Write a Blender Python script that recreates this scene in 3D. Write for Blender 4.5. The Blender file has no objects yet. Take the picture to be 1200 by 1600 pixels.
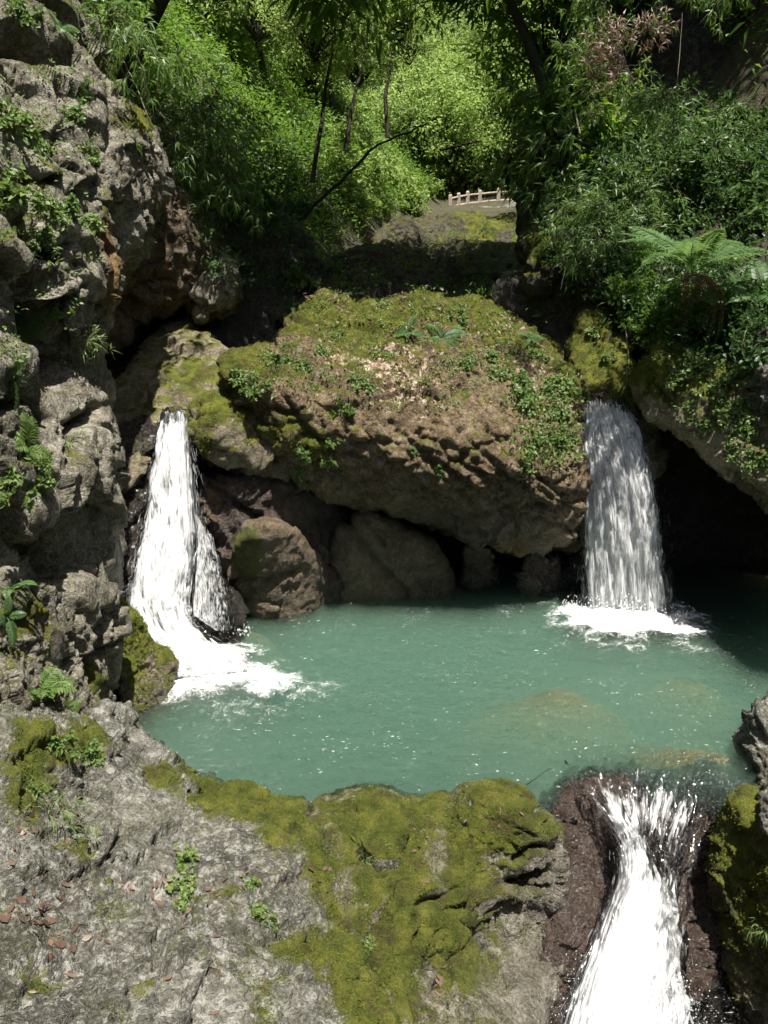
import bpy, math, random
import numpy as np
from mathutils import Vector, Matrix

# ------------------------------------------------------------------ camera, sky, sun, exposure
scene = bpy.context.scene
PITCH = math.radians(14.0)
CAM_H = 5.0
FPX = 1232.0                       # focal length in photograph pixels (1200 x 1600)
cam_data = bpy.data.cameras.new("camera")
cam_data.sensor_fit = 'VERTICAL'
cam_data.angle = 2 * math.atan(800 / FPX)
cam_data.clip_start = 0.05
cam_data.clip_end = 2000
cam = bpy.data.objects.new("camera", cam_data)
cam.location = (0, 0, CAM_H)
cam.rotation_euler = (math.pi / 2 - PITCH, 0, 0)
scene.collection.objects.link(cam)
scene.camera = cam

SUN_TO = Vector((0.15, -0.33, 0.93)).normalized()      # direction towards the sun
world = bpy.data.worlds.new("World")
scene.world = world
world.use_nodes = True
wn = world.node_tree
wn.nodes.clear()
sky = wn.nodes.new("ShaderNodeTexSky")
sky.sky_type = 'NISHITA'
sky.sun_disc = False
sky.sun_elevation = math.asin(SUN_TO.z)
sky.sun_rotation = math.atan2(SUN_TO.x, SUN_TO.y)
sky.air_density = 1.0
sky.dust_density = 2.5
bg = wn.nodes.new("ShaderNodeBackground")
bg.inputs[1].default_value = 0.05
wo = wn.nodes.new("ShaderNodeOutputWorld")
wn.links.new(sky.outputs[0], bg.inputs[0])
wn.links.new(bg.outputs[0], wo.inputs[0])

sun_data = bpy.data.lights.new("sun", 'SUN')
sun_data.energy = 5.0
sun_data.angle = math.radians(0.53)
sun_data.color = (1.0, 0.95, 0.86)
sun = bpy.data.objects.new("sun", sun_data)
sun.rotation_euler = SUN_TO.to_track_quat('Z', 'Y').to_euler()
scene.collection.objects.link(sun)

scene.view_settings.view_transform = 'Standard'
scene.view_settings.look = 'None'
scene.view_settings.gamma = 1.0
scene.view_settings.use_curve_mapping = False
scene.view_settings.exposure = 1.2
scene.render.engine = 'CYCLES'
scene.cycles.use_denoising = True
scene.cycles.use_adaptive_sampling = True
scene.cycles.adaptive_threshold = 0.03
scene.cycles.max_bounces = 6
scene.cycles.diffuse_bounces = 2
scene.cycles.glossy_bounces = 3
scene.cycles.transmission_bounces = 4
scene.cycles.transparent_max_bounces = 8
scene.cycles.volume_bounces = 1
scene.cycles.caustics_reflective = False
scene.cycles.caustics_refractive = False
scene.cycles.sample_clamp_indirect = 4.0

C = scene.collection
rng = np.random.default_rng(7)
random.seed(7)
sp_, cp_ = math.sin(PITCH), math.cos(PITCH)

# ------------------------------------------------------------------ helpers: points
def ray(u, v):
    dx = (np.asarray(u, float) - 600) / FPX
    dy = -(np.asarray(v, float) - 800) / FPX
    return dx, cp_ + dy * sp_, -sp_ + dy * cp_

def P(u, v, Y):
    """the world point at distance Y ahead that stands at (u, v) of the photograph"""
    a, b, c = ray(u, v)
    k = np.asarray(Y, float) / b
    return np.stack([a * k, np.asarray(Y, float) + 0 * k, CAM_H + c * k], -1)

def to_uv(p):
    d = p - np.array([0, 0, CAM_H])
    f = d[..., 1] * cp_ - d[..., 2] * sp_
    up = d[..., 1] * sp_ + d[..., 2] * cp_
    return 600 + FPX * d[..., 0] / f, 800 - FPX * up / f

# ------------------------------------------------------------------ helpers: noise
def _hash(ix, iy, iz, seed):
    h = (ix.astype(np.uint32) * np.uint32(374761393) + iy.astype(np.uint32) * np.uint32(668265263)
         + iz.astype(np.uint32) * np.uint32(2147483647) + np.uint32(seed * 974711 + 12345))
    h = (h ^ (h >> np.uint32(13))) * np.uint32(1274126177)
    h = (h ^ (h >> np.uint32(16))) * np.uint32(2246822519)
    return h ^ (h >> np.uint32(15))

def perlin(p, seed=0):
    p = np.asarray(p, np.float32)
    i = np.floor(p).astype(np.int64)
    f = p - i
    w = f * f * f * (f * (f * 6 - 15) + 10)
    out = np.zeros(len(p), np.float32)
    for cx in (0, 1):
        for cy in (0, 1):
            for cz in (0, 1):
                h = _hash(i[:, 0] + cx, i[:, 1] + cy, i[:, 2] + cz, seed)
                gx = ((h & np.uint32(1023)).astype(np.float32) / 511.5 - 1)
                gy = (((h >> np.uint32(10)) & np.uint32(1023)).astype(np.float32) / 511.5 - 1)
                gz = (((h >> np.uint32(20)) & np.uint32(1023)).astype(np.float32) / 511.5 - 1)
                d = gx * (f[:, 0] - cx) + gy * (f[:, 1] - cy) + gz * (f[:, 2] - cz)
                out += d * (w[:, 0] if cx else 1 - w[:, 0]) * (w[:, 1] if cy else 1 - w[:, 1]) * (w[:, 2] if cz else 1 - w[:, 2])
    return out

def fbm(p, octaves=4, seed=0, gain=0.5, lac=2.03):
    p = np.asarray(p, np.float32)
    a, s, t = 1.0, 0, np.zeros(len(p), np.float32)
    for o in range(octaves):
        t += a * perlin(p, seed + o * 17)
        p = p * lac
        a *= gain
    return t

def ridged(p, octaves=3, seed=0):
    p = np.asarray(p, np.float32)
    a, t = 1.0, np.zeros(len(p), np.float32)
    for o in range(octaves):
        t += a * (1 - np.abs(perlin(p, seed + o * 29)) * 2.2)
        p = p * 2.1
        a *= 0.5
    return t

def worley(p, seed=0):
    """F1, F2 - F1 and a random number for the cell"""
    p = np.asarray(p, np.float32)
    i = np.floor(p).astype(np.int64)
    f1 = np.full(len(p), 9, np.float32); f2 = f1.copy(); cid = np.zeros(len(p), np.float32)
    for cx in (-1, 0, 1):
        for cy in (-1, 0, 1):
            for cz in (-1, 0, 1):
                a, b, c = i[:, 0] + cx, i[:, 1] + cy, i[:, 2] + cz
                h = _hash(a, b, c, seed)
                q = np.stack([a + (h & np.uint32(1023)) / 1023.0, b + ((h >> np.uint32(10)) & np.uint32(1023)) / 1023.0,
                              c + ((h >> np.uint32(20)) & np.uint32(1023)) / 1023.0], -1)
                d = np.sqrt(((p - q) ** 2).sum(-1)).astype(np.float32)
                near = d < f1
                f2 = np.where(near, f1, np.minimum(f2, d))
                cid = np.where(near, ((h >> np.uint32(5)) & np.uint32(4095)) / 4095.0, cid)
                f1 = np.where(near, d, f1)
    return f1, f2 - f1, cid

def facets(p, seed=0):
    """tilted flat facets with sharp edges between them"""
    p = np.asarray(p, np.float32)
    i = np.floor(p).astype(np.int64)
    f1 = np.full(len(p), 9, np.float32); val = np.zeros(len(p), np.float32)
    for cx in (-1, 0, 1):
        for cy in (-1, 0, 1):
            for cz in (-1, 0, 1):
                a, b, c = i[:, 0] + cx, i[:, 1] + cy, i[:, 2] + cz
                h = _hash(a, b, c, seed)
                r = np.stack([(h & np.uint32(1023)) / 1023.0, ((h >> np.uint32(10)) & np.uint32(1023)) / 1023.0, ((h >> np.uint32(20)) & np.uint32(1023)) / 1023.0], -1)
                v = p - (np.stack([a, b, c], -1) + r)
                d = (v ** 2).sum(-1).astype(np.float32)
                h2 = _hash(c, a, b, seed + 5)
                g = np.stack([(h2 & np.uint32(1023)) / 511.5 - 1, ((h2 >> np.uint32(10)) & np.uint32(1023)) / 511.5 - 1, ((h2 >> np.uint32(20)) & np.uint32(1023)) / 511.5 - 1], -1)
                near = d < f1
                val = np.where(near, (v * g).sum(-1) + .35 * g[:, 0], val)
                f1 = np.where(near, d, f1)
    return val

def sstep(a, b, x):
    t = np.clip((x - a) / (b - a), 0, 1)
    return t * t * (3 - 2 * t)

# ------------------------------------------------------------------ helpers: meshes and objects
def mesh_np(name, verts, faces, mats, smooth=True, attrs=None, uv=None, mat_idx=None):
    """faces: (n,3) or (n,4) array, or a list of such arrays"""
    me = bpy.data.meshes.new(name)
    if not isinstance(faces, list):
        faces = [faces]
    verts = np.ascontiguousarray(verts, np.float32)
    me.vertices.add(len(verts))
    me.vertices.foreach_set("co", verts.ravel())
    loops = np.concatenate([f.ravel() for f in faces]).astype(np.int32)
    sizes = np.concatenate([np.full(len(f), f.shape[1], np.int32) for f in faces])
    starts = np.concatenate([[0], np.cumsum(sizes)[:-1]]).astype(np.int32)
    me.loops.add(len(loops))
    me.loops.foreach_set("vertex_index", loops)
    me.polygons.add(len(sizes))
    me.polygons.foreach_set("loop_start", starts)
    me.polygons.foreach_set("loop_total", sizes)
    me.polygons.foreach_set("use_smooth", np.full(len(sizes), smooth, bool))
    for m in (mats if isinstance(mats, (list, tuple)) else [mats]):
        me.materials.append(m)
    if mat_idx is not None:
        me.polygons.foreach_set("material_index", np.asarray(mat_idx, np.int32))
    if attrs:
        for k, val in attrs.items():
            if val.ndim == 2:
                a = me.attributes.new(k, 'FLOAT_COLOR', 'POINT')
                a.data.foreach_set("color", np.ascontiguousarray(val, np.float32).ravel())
            else:
                a = me.attributes.new(k, 'FLOAT', 'POINT')
                a.data.foreach_set("value", np.ascontiguousarray(val, np.float32))
    if uv is not None:
        l = me.uv_layers.new(name="UVMap")
        l.data.foreach_set("uv", np.ascontiguousarray(uv[loops], np.float32).ravel())
    me.update(calc_edges=True)
    me.validate()
    return me

def add(name, me, parent=None, label=None, cat=None, group=None, kind=None, loc=None):
    o = bpy.data.objects.new(name, me)
    C.objects.link(o)
    if parent is not None:
        o.parent = parent
    if loc is not None:
        o.location = loc
    if label: o["label"] = label
    if cat: o["category"] = cat
    if group: o["group"] = group
    if kind: o["kind"] = kind
    return o

def vnormals(v, quads):
    n = np.zeros_like(v)
    fn = np.cross(v[quads[:, 2]] - v[quads[:, 0]], v[quads[:, 3 if quads.shape[1] == 4 else 1]] - v[quads[:, 1 if quads.shape[1] == 4 else 0]])
    for k in range(quads.shape[1]):
        for ax in range(3):
            n[:, ax] += np.bincount(quads[:, k], fn[:, ax], len(v))
    return n / (np.linalg.norm(n, axis=1, keepdims=True) + 1e-9)

CORN = np.array([[0,0,0],[1,0,0],[0,1,0],[1,1,0],[0,0,1],[1,0,1],[0,1,1],[1,1,1]])
EDG = [(0,1),(2,3),(4,5),(6,7),(0,2),(1,3),(4,6),(5,7),(0,4),(1,5),(2,6),(3,7)]
def surface_nets(F):
    ins = F < 0
    nx, ny, nz = F.shape
    cnt = np.zeros((nx-1, ny-1, nz-1), np.int8)
    for c in CORN:
        cnt += ins[c[0]:nx-1+c[0], c[1]:ny-1+c[1], c[2]:nz-1+c[2]]
    act = (cnt > 0) & (cnt < 8)
    idx = np.argwhere(act)
    vid = np.full(act.shape, -1, np.int64)
    vid[act] = np.arange(len(idx))
    vals = np.stack([F[idx[:,0]+c[0], idx[:,1]+c[1], idx[:,2]+c[2]] for c in CORN], 1)
    pos = np.zeros((len(idx), 3)); n = np.zeros(len(idx))
    for a, b in EDG:
        x = (vals[:, a] < 0) != (vals[:, b] < 0)
        t = np.where(x, vals[:, a] / np.where(x, vals[:, a] - vals[:, b], 1), 0)
        p = CORN[a] + t[:, None] * (CORN[b] - CORN[a])
        pos += np.where(x[:, None], p, 0); n += x
    pos = idx + pos / n[:, None]
    quads = []
    for ax in range(3):
        o1, o2 = (ax + 1) % 3, (ax + 2) % 3
        sl0 = [slice(None)] * 3; sl1 = [slice(None)] * 3
        sl0[ax] = slice(0, -1); sl1[ax] = slice(1, None)
        for k in (o1, o2):
            sl0[k] = slice(1, -1); sl1[k] = slice(1, -1)
        A, B = ins[tuple(sl0)], ins[tuple(sl1)]
        e = np.argwhere(A != B)
        if not len(e):
            continue
        flip = A[e[:,0], e[:,1], e[:,2]]
        base = e.copy(); base[:, o1] += 1; base[:, o2] += 1
        def cell(d1, d2):
            q = base.copy(); q[:, o1] -= d1; q[:, o2] -= d2
            return vid[q[:,0], q[:,1], q[:,2]]
        q = np.stack([cell(1,1), cell(0,1), cell(0,0), cell(1,0)], 1)
        q[~flip] = q[~flip][:, ::-1]
        quads.append(q)
    return pos, np.concatenate(quads)

def poly_sd(U, V, poly):
    poly = np.asarray(poly, float)
    d = np.full(U.shape, 1e9); inside = np.zeros(U.shape, bool)
    n = len(poly)
    for i in range(n):
        a, b = poly[i], poly[(i + 1) % n]
        e = b - a
        t = np.clip(((U - a[0]) * e[0] + (V - a[1]) * e[1]) / (e @ e), 0, 1)
        d = np.minimum(d, (U - a[0] - t * e[0]) ** 2 + (V - a[1] - t * e[1]) ** 2)
        if a[1] != b[1]:
            c = (a[1] > V) != (b[1] > V)
            inside ^= c & (U < (b[0] - a[0]) * (V - a[1]) / (b[1] - a[1]) + a[0])
    d = np.sqrt(d)
    return np.where(inside, -d, d)

def smooth_poly(poly, it=2):
    p = np.asarray(poly, float)
    for _ in range(it):
        q = np.roll(p, -1, 0)
        p = np.stack([p * .75 + q * .25, p * .25 + q * .75], 1).reshape(-1, 2)
    return p

def tps(pts, smooth=0.02):
    pts = np.asarray(pts, float)
    xy = pts[:, :2] / 100.0
    n = len(xy)
    r2 = ((xy[:, None] - xy[None]) ** 2).sum(-1)
    K = np.where(r2 > 0, r2 * np.log(r2 + 1e-12), 0) + np.eye(n) * smooth
    Pm = np.concatenate([np.ones((n, 1)), xy], 1)
    A = np.zeros((n + 3, n + 3)); A[:n, :n] = K; A[:n, n:] = Pm; A[n:, :n] = Pm.T
    w = np.linalg.solve(A, np.concatenate([pts[:, 2], np.zeros(3)]))
    lo, hi = pts[:, 2].min(), pts[:, 2].max(); m = (hi - lo) * .25 + .2
    def f(U, V):
        x, y = U / 100.0, V / 100.0
        out = w[n] + w[n + 1] * x + w[n + 2] * y
        for k in range(n):
            q = (x - xy[k, 0]) ** 2 + (y - xy[k, 1]) ** 2
            out = out + w[k] * q * np.log(q + 1e-12)
        return np.clip(out, lo - m, hi + m)
    return f

def smax(a, b, k):
    h = np.clip(0.5 - 0.5 * (b - a) / k, 0, 1)
    return b * (1 - h) + a * h + k * h * (1 - h)

def polyline_dist(u, v, line):
    d = np.full(u.shape, 1e9)
    line = np.asarray(line, float)
    for a, b in zip(line[:-1], line[1:]):
        e = b - a
        t = np.clip(((u - a[0]) * e[0] + (v - a[1]) * e[1]) / (e @ e + 1e-9), 0, 1)
        d = np.minimum(d, (u - a[0] - t * e[0]) ** 2 + (v - a[1] - t * e[1]) ** 2)
    return np.sqrt(d)

ROCKS = []
RES = 1.3
def rock(name, poly, depth, mat, label, cat, thick=2.5, rnd=0.35, step=3.4, amp=0.10, freq=1.0, strata=None, blocks=None,
         crack=None, grooves=(), lumps=(), moss=0.0, moss_up=0.35, spots=(), wet=0.0, litter=0.0, seed=1, group=None, facet=.13, ridge=1.0, gd=1.0, f2=.5, f3=.2, bscale=(1, 1, 1.5), zstep=2.0, group_kind=None):
    """a closed rock: its outline and front relief come from points in the place, its back is thick, its skin is broken up by layers, joints and noise"""
    step *= RES
    poly = smooth_poly(poly, 2)
    u0, v0 = poly.min(0) - 6 * step; u1, v1 = poly.max(0) + 6 * step
    us = np.arange(u0, u1, step); vs = np.arange(v0, v1, step)
    U, V = np.meshgrid(us, vs, indexing='ij')
    yf = tps(depth)(U, V)
    for (lu, lv, ru, rv, h) in lumps:
        yf = yf - h * np.exp(-((U - lu) / ru) ** 2 - ((V - lv) / rv) ** 2)
    sd = poly_sd(U, V, poly)
    jag = fbm(np.stack([U.ravel() / 40, V.ravel() / 40, np.full(U.size, seed * 3.7)], -1), 3, seed).reshape(U.shape)
    sd = sd + jag * 6
    mpp = float(np.median(yf)) / FPX
    sd = sd * mpp
    sel = sd < 0.1
    y0, y1 = yf[sel].min() - .15, yf[sel].max() + thick + .15
    dz = mpp * step * zstep
    ys = np.arange(y0, y1 + dz, dz)
    Yg = ys[None, None, :].astype(np.float32)
    sd3 = sd[:, :, None].astype(np.float32); yf3 = yf[:, :, None].astype(np.float32)
    F = smax(sd3, yf3 - Yg, rnd)
    F = smax(F, Yg - (yf3 + thick), rnd)
    pos, quads = surface_nets(F)
    del F
    uu = u0 + pos[:, 0] * step; vv = v0 + pos[:, 1] * step; yy = ys[0] + pos[:, 2] * dz
    W = P(uu, vv, yy)
    N = vnormals(W, quads)
    # relief
    d = amp * 2.2 * fbm(W * 0.55 * freq + seed, 4, seed) + amp * .3 * ridge * ridged(W * 2.3 * freq, 3, seed + 3) - amp * .3 * ridge
    d += amp * 0.30 * fbm(W * 7 * freq, 3, seed + 5)
    wq = W + .25 * np.stack([fbm(W * 1.1 + k * 7, 2, seed + k + 70) for k in range(3)], -1) / freq
    d += facet * (1.1 * facets(wq * .95 * freq, seed + 81) + f2 * facets(wq * 2.6 * freq, seed + 82) + f3 * facets(wq * 6.5 * freq, seed + 83))
    if strata:
        dirv, f_, a_, g_ = strata
        dirv = np.array(dirv) / np.linalg.norm(dirv)
        s = W @ dirv * f_ + 1.0 * fbm(W * 0.6, 3, seed + 9) + seed * .37
        fl = np.floor(s); fr = s - fl
        wn_ = 1 - sstep(0.0, 0.12, fr)
        ext = fbm(W * 0.45 + 7, 2, seed + 12)
        def rnd1(k): return perlin(np.stack([k * 1.73 + .5, W[:, 0] * .35 + k * 3.1, W[:, 1] * .35 + W[:, 2] * .1], -1), seed + 2) * 2
        h0, h1 = rnd1(fl), rnd1(fl - 1)
        d += a_ * (h0 * (1 - wn_) + h1 * wn_)
        gg = np.exp(-(np.minimum(fr, 1 - fr) / 0.06) ** 2)
        d -= g_ * gg * sstep(-.25, .25, ext)
    if blocks:
        bf, ba, bg_ = blocks
        wp = W * np.array(bscale) * bf + 0.35 * np.stack([fbm(W * bf * .9 + k * 9, 3, seed + k) for k in range(3)], -1)
        f1, e, cid = worley(wp, seed + 21)
        d += ba * (cid - .5) * sstep(0.02, .16, e)
        d -= bg_ * np.exp(-(e / 0.07) ** 2)
    if crack:
        cf, ca = crack
        wp = W * cf + 0.6 * np.stack([fbm(W * cf * 1.3 + k * 5, 3, seed + k + 40) for k in range(3)], -1)
        _, e, _ = worley(wp, seed + 33)
        d -= ca * np.exp(-(e / 0.045) ** 2) * sstep(-.1, .3, fbm(W * .8 + 3, 2, seed + 50))
    wob = fbm(np.stack([uu / 22, vv / 22, yy * 0 + seed], -1), 2, seed + 61) * 7
    for g in grooves:
        line, w_, dep = g
        dd = polyline_dist(uu + wob, vv + wob * .7, line)
        d -= gd * dep * np.exp(-(dd / w_) ** 2)
    W = W + N * d[:, None]
    N2 = vnormals(W, quads)
    # colour masks: what grows or lies on the stone and where it is wet, plus painted shade under the huge boulder
    up = sstep(moss_up - .35, moss_up + .35, N2[:, 2])
    m = moss * up
    wt = np.full(len(W), float(wet)); oc = np.zeros(len(W)); li = litter * sstep(.3, .8, N2[:, 2])
    for sp in spots:
        ch, su, sv, ru, rv, val = sp
        k = val * np.exp(-((uu - su) / ru) ** 2 - ((vv - sv) / rv) ** 2)
        if ch == 'm': m = m + k
        elif ch == 'w': wt = wt + k
        elif ch == 'o': oc = oc + k
        elif ch == 'l': li = li + k * sstep(-.2, .4, N2[:, 2])
    W = W + N2 * (.035 * sstep(.35, .85, m + .8 * fbm(W * 2.6, 3, seed + 90)))[:, None]
    mask = np.stack([np.clip(m, 0, 1.5), np.clip(wt, 0, 1), np.clip(oc, 0, 1), np.clip(li, 0, 1.5)], -1)
    me = mesh_np(name, W, quads, mat, True, {"mask": mask})
    o = add(name, me, label=label, cat=cat, group=group)
    ROCKS.append(o)
    return o

# ------------------------------------------------------------------ helpers: materials
class NT:
    def __init__(self, name):
        self.m = bpy.data.materials.new(name)
        self.m.use_nodes = True
        self.t = self.m.node_tree
        self.t.nodes.clear()
        self.out = self.t.nodes.new("ShaderNodeOutputMaterial")
    def n(self, typ, ins=None, **props):
        nd = self.t.nodes.new("ShaderNode" + typ)
        for k, v in props.items():
            setattr(nd, k, v)
        for k, v in (ins or {}).items():
            self.set(nd.inputs[k], v)
        return nd
    def set(self, sock, v):
        if isinstance(v, bpy.types.NodeSocket):
            self.t.links.new(v, sock)
        elif isinstance(v, bpy.types.Node):
            self.t.links.new(v.outputs[0], sock)
        else:
            if isinstance(v, tuple) and len(v) == 3 and sock.type == 'RGBA':
                v = (*v, 1)
            sock.default_value = v
    def math(self, op, a, b=None, c=None, clamp=False):
        nd = self.n("Math", operation=op, use_clamp=clamp)
        for i, x in enumerate((a, b, c)):
            if x is not None:
                self.set(nd.inputs[i], x)
        return nd.outputs[0]
    def mix(self, fac, a, b, blend='MIX'):
        nd = self.n("Mix", data_type='RGBA', blend_type=blend)
        self.set(nd.inputs[0], fac); self.set(nd.inputs[6], a); self.set(nd.inputs[7], b)
        return nd.outputs[2]
    def mixf(self, fac, a, b):
        nd = self.n("Mix", data_type='FLOAT')
        self.set(nd.inputs[0], fac); self.set(nd.inputs[2], a); self.set(nd.inputs[3], b)
        return nd.outputs[0]
    def step(self, x, a, b):
        nd = self.n("MapRange", interpolation_type='SMOOTHSTEP')
        self.set(nd.inputs[0], x); nd.inputs[1].default_value = a; nd.inputs[2].default_value = b
        return nd.outputs[0]
    def noise(self, vec, scale, detail=5, rough=.55, dist=0.0):
        return self.n("TexNoise", {"Vector": vec, "Scale": scale, "Detail": detail, "Roughness": rough, "Distortion": dist}).outputs[0]
    def ramp(self, fac, stops):
        nd = self.n("ValToRGB", {0: fac})
        el = nd.color_ramp.elements
        while len(el) < len(stops):
            el.new(0.5)
        for e, (p, c) in zip(el, stops):
            e.position = p; e.color = (*c, 1)
        return nd.outputs[0]

def rock_material(name, cols, lichen=0.0, lichen_col=(.42, .40, .37), moss_cols=((.036, .052, .008), (.125, .145, .022), (.24, .235, .042)),
                  ochre=(.21, .125, .04), rough=.8, fine=1.0, scale=1.0, stretch=(1, 1, 1), stain=.35):
    k = NT(name)
    co = k.n("TexCoord").outputs["Object"]
    mp = k.n("Mapping", {0: co}); mp.inputs[3].default_value = stretch
    at = k.n("Attribute", attribute_name="mask")
    sep = k.n("SeparateColor", {0: at.outputs[0]})
    n1 = k.noise(mp.outputs[0], .9 * scale, 4, .6, .2)
    n2 = k.noise(mp.outputs[0], 6.5 * scale, 6, .72, .0)
    n3 = k.noise(mp.outputs[0], 34 * scale, 3, .7)
    f = k.math('ADD', k.math('MULTIPLY', n1, .5), k.math('MULTIPLY', n2, .5))
    col = k.ramp(f, [(.36, cols[0]), (.47, cols[1]), (.54, cols[2]), (.64, cols[3])])
    col = k.mix(k.math('MULTIPLY', k.step(n3, .50, .66), .6), col, k.mix(.75, col, (.02, .017, .013)))
    col = k.mix(k.math('MULTIPLY', k.step(n3, .50, .36), .45), col, k.mix(.6, col, tuple(min(1, c * 1.6) for c in cols[3])))
    if lichen:
        l = k.math('MULTIPLY', k.step(k.math('ADD', k.math('MULTIPLY', n2, .55), k.math('MULTIPLY', k.noise(mp.outputs[0], 22 * scale, 4, .75), .45)), .505, .575), lichen)
        col = k.mix(l, col, lichen_col)
    st = k.math('MULTIPLY', k.step(k.math('ADD', k.math('MULTIPLY', k.noise(co, 1.7, 4, .7, .5), .75), k.math('MULTIPLY', n3, .25)), .46, .60), stain)
    col = k.mix(st, col, k.mix(.6, col, (.045, .044, .016)))
    oc = k.step(k.math('ADD', sep.outputs[2], k.math('MULTIPLY', k.math('SUBTRACT', n2, .5), 1.2)), .35, .7)
    col = k.mix(k.math('MULTIPLY', oc, .8), col, k.ramp(n2, [(.3, tuple(c * .35 for c in ochre)), (.6, ochre), (.75, tuple(min(1, c * 1.5) for c in ochre))]))
    lf = k.n("TexVoronoi", {"Vector": co, "Scale": 17.0, "Randomness": 1.0})
    lsum = k.math('ADD', at.outputs["Alpha"], k.math('ADD', k.math('MULTIPLY', k.math('SUBTRACT', n2, .5), 1.6), k.math('MULTIPLY', k.math('SUBTRACT', n1, .5), 1.0)))
    lmask = k.step(lsum, .42, .58)
    lsep = k.n("SeparateColor", {0: lf.outputs["Color"]})
    lcol = k.ramp(lsep.outputs[0], [(.05, (.10, .06, .035)), (.35, (.26, .17, .11)), (.65, (.42, .32, .23)), (.95, (.55, .46, .36))])
    col = k.mix(lmask, col, lcol)
    n4 = k.noise(co, 2.6, 3, .65)
    n5 = k.noise(co, 26, 3, .7)
    ms = k.math('ADD', sep.outputs[0], k.math('ADD', k.math('MULTIPLY', k.math('SUBTRACT', n4, .5), 1.5), k.math('MULTIPLY', k.math('SUBTRACT', n5, .5), .9)))
    mm = k.step(ms, .38, .70)
    mcol = k.ramp(k.math('ADD', k.math('MULTIPLY', k.noise(co, 4.5, 3, .6), .7), k.math('MULTIPLY', k.noise(co, 60, 1), .3)),
                  [(.34, moss_cols[0]), (.5, moss_cols[1]), (.66, moss_cols[2])])
    mcol = k.mix(k.math('MULTIPLY', k.step(k.noise(co, 3.3, 5, .7), .50, .66), .7), mcol, k.ramp(n5, [(.35, (.035, .026, .010)), (.65, (.13, .095, .045))]))
    col = k.mix(mm, col, mcol)
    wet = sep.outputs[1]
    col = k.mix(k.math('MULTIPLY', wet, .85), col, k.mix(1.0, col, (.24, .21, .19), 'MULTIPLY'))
    ro = k.mixf(k.math('MULTIPLY', wet, k.step(n3, .15, .4)), rough, .09)
    ro = k.mixf(mm, ro, .95)
    h = k.math('ADD', k.math('MULTIPLY', n2, 1.1), k.math('MULTIPLY', n3, k.mixf(wet, .5, .8)))
    h = k.math('ADD', h, k.math('MULTIPLY', k.noise(co, 120, 1, .6), .12))
    hm = k.math('ADD', k.math('MULTIPLY', n5, .8), k.math('MULTIPLY', k.noise(co, 170, 2, .8), .6))
    h = k.mixf(mm, h, k.math('ADD', hm, .25))
    h = k.math('ADD', h, k.math('MULTIPLY', k.math('MULTIPLY', lmask, lsep.outputs[1]), .3))
    bp = k.n("Bump", {"Height": h, "Strength": 1.0, "Distance": .075 * fine})
    b = k.n("BsdfPrincipled", {"Base Color": col, "Roughness": ro, "Normal": bp, "Specular IOR Level": k.mixf(wet, .22, .9)})
    k.set(k.out.inputs[0], b)
    return k.m

def leaf_material(name, stops, trans=.45, tcol=(.30, .48, .05), rough=.45, spec=.35):
    k = NT(name)
    g = k.n("NewGeometry")
    oi = k.n("ObjectInfo")
    f = k.math('ADD', k.math('MULTIPLY', g.outputs["Random Per Island"], .65), k.math('MULTIPLY', oi.outputs["Random"], .35))
    col = k.ramp(f, stops)
    b = k.n("BsdfPrincipled", {"Base Color": col, "Roughness": rough, "Specular IOR Level": spec})
    t = k.n("BsdfTranslucent", {"Color": k.mix(.55, col, tcol)})
    s = k.n("MixShader", {0: trans, 1: b, 2: t})
    k.set(k.out.inputs[0], s)
    return k.m

def simple_material(name, c0, c1, scale=6, rough=.8, bump=.01):
    k = NT(name)
    co = k.n("TexCoord").outputs["Object"]
    n = k.noise(co, scale, 8, .65)
    n2 = k.noise(co, scale * 6, 5, .65)
    col = k.ramp(k.math('ADD', k.math('MULTIPLY', n, .6), k.math('MULTIPLY', n2, .4)), [(.35, c0), (.65, c1)])
    bp = k.n("Bump", {"Height": k.math('ADD', n, k.math('MULTIPLY', n2, .4)), "Strength": .8, "Distance": bump})
    b = k.n("BsdfPrincipled", {"Base Color": col, "Roughness": rough, "Normal": bp})
    k.set(k.out.inputs[0], b)
    return k.m

M = {}
M['grey'] = rock_material("grey_lichen_rock", [(.042, .040, .032), (.105, .102, .086), (.158, .154, .132), (.23, .225, .195)], lichen=.55, lichen_col=(.40, .39, .355), fine=1.0, stretch=(1, 1, 1.5), stain=.75)
M['cliff'] = rock_material("brown_grey_cliff_rock", [(.048, .043, .032), (.135, .121, .092), (.212, .195, .153), (.31, .29, .24)], lichen=.5, lichen_col=(.38, .36, .31), fine=1.1, stain=.55)
M['brown'] = rock_material("brown_rock", [(.045, .031, .018), (.125, .088, .05), (.19, .138, .082), (.26, .205, .135)], lichen=.15, fine=1.1)
M['tan'] = rock_material("tan_smooth_rock", [(.07, .058, .035), (.15, .125, .08), (.21, .18, .12), (.27, .24, .17)], lichen=.1, fine=.8)
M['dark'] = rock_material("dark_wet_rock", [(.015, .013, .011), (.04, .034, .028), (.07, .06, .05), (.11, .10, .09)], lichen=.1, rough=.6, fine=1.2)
M['wet'] = rock_material("wet_red_brown_rock", [(.025, .017, .013), (.075, .05, .04), (.12, .085, .07), (.18, .14, .12)], lichen=.12, rough=.5, fine=1.1)
M['shelf'] = rock_material("shade_darkened_stream_rock", [(.018, .015, .010), (.045, .038, .026), (.075, .065, .045), (.12, .108, .08)], lichen=.1, fine=1.3)  # stone colours darkened to carry the dim shade over the stream bed
M['soil'] = simple_material("forest_soil", (.012, .010, .006), (.045, .036, .022), 3, .95, .05)

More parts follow.
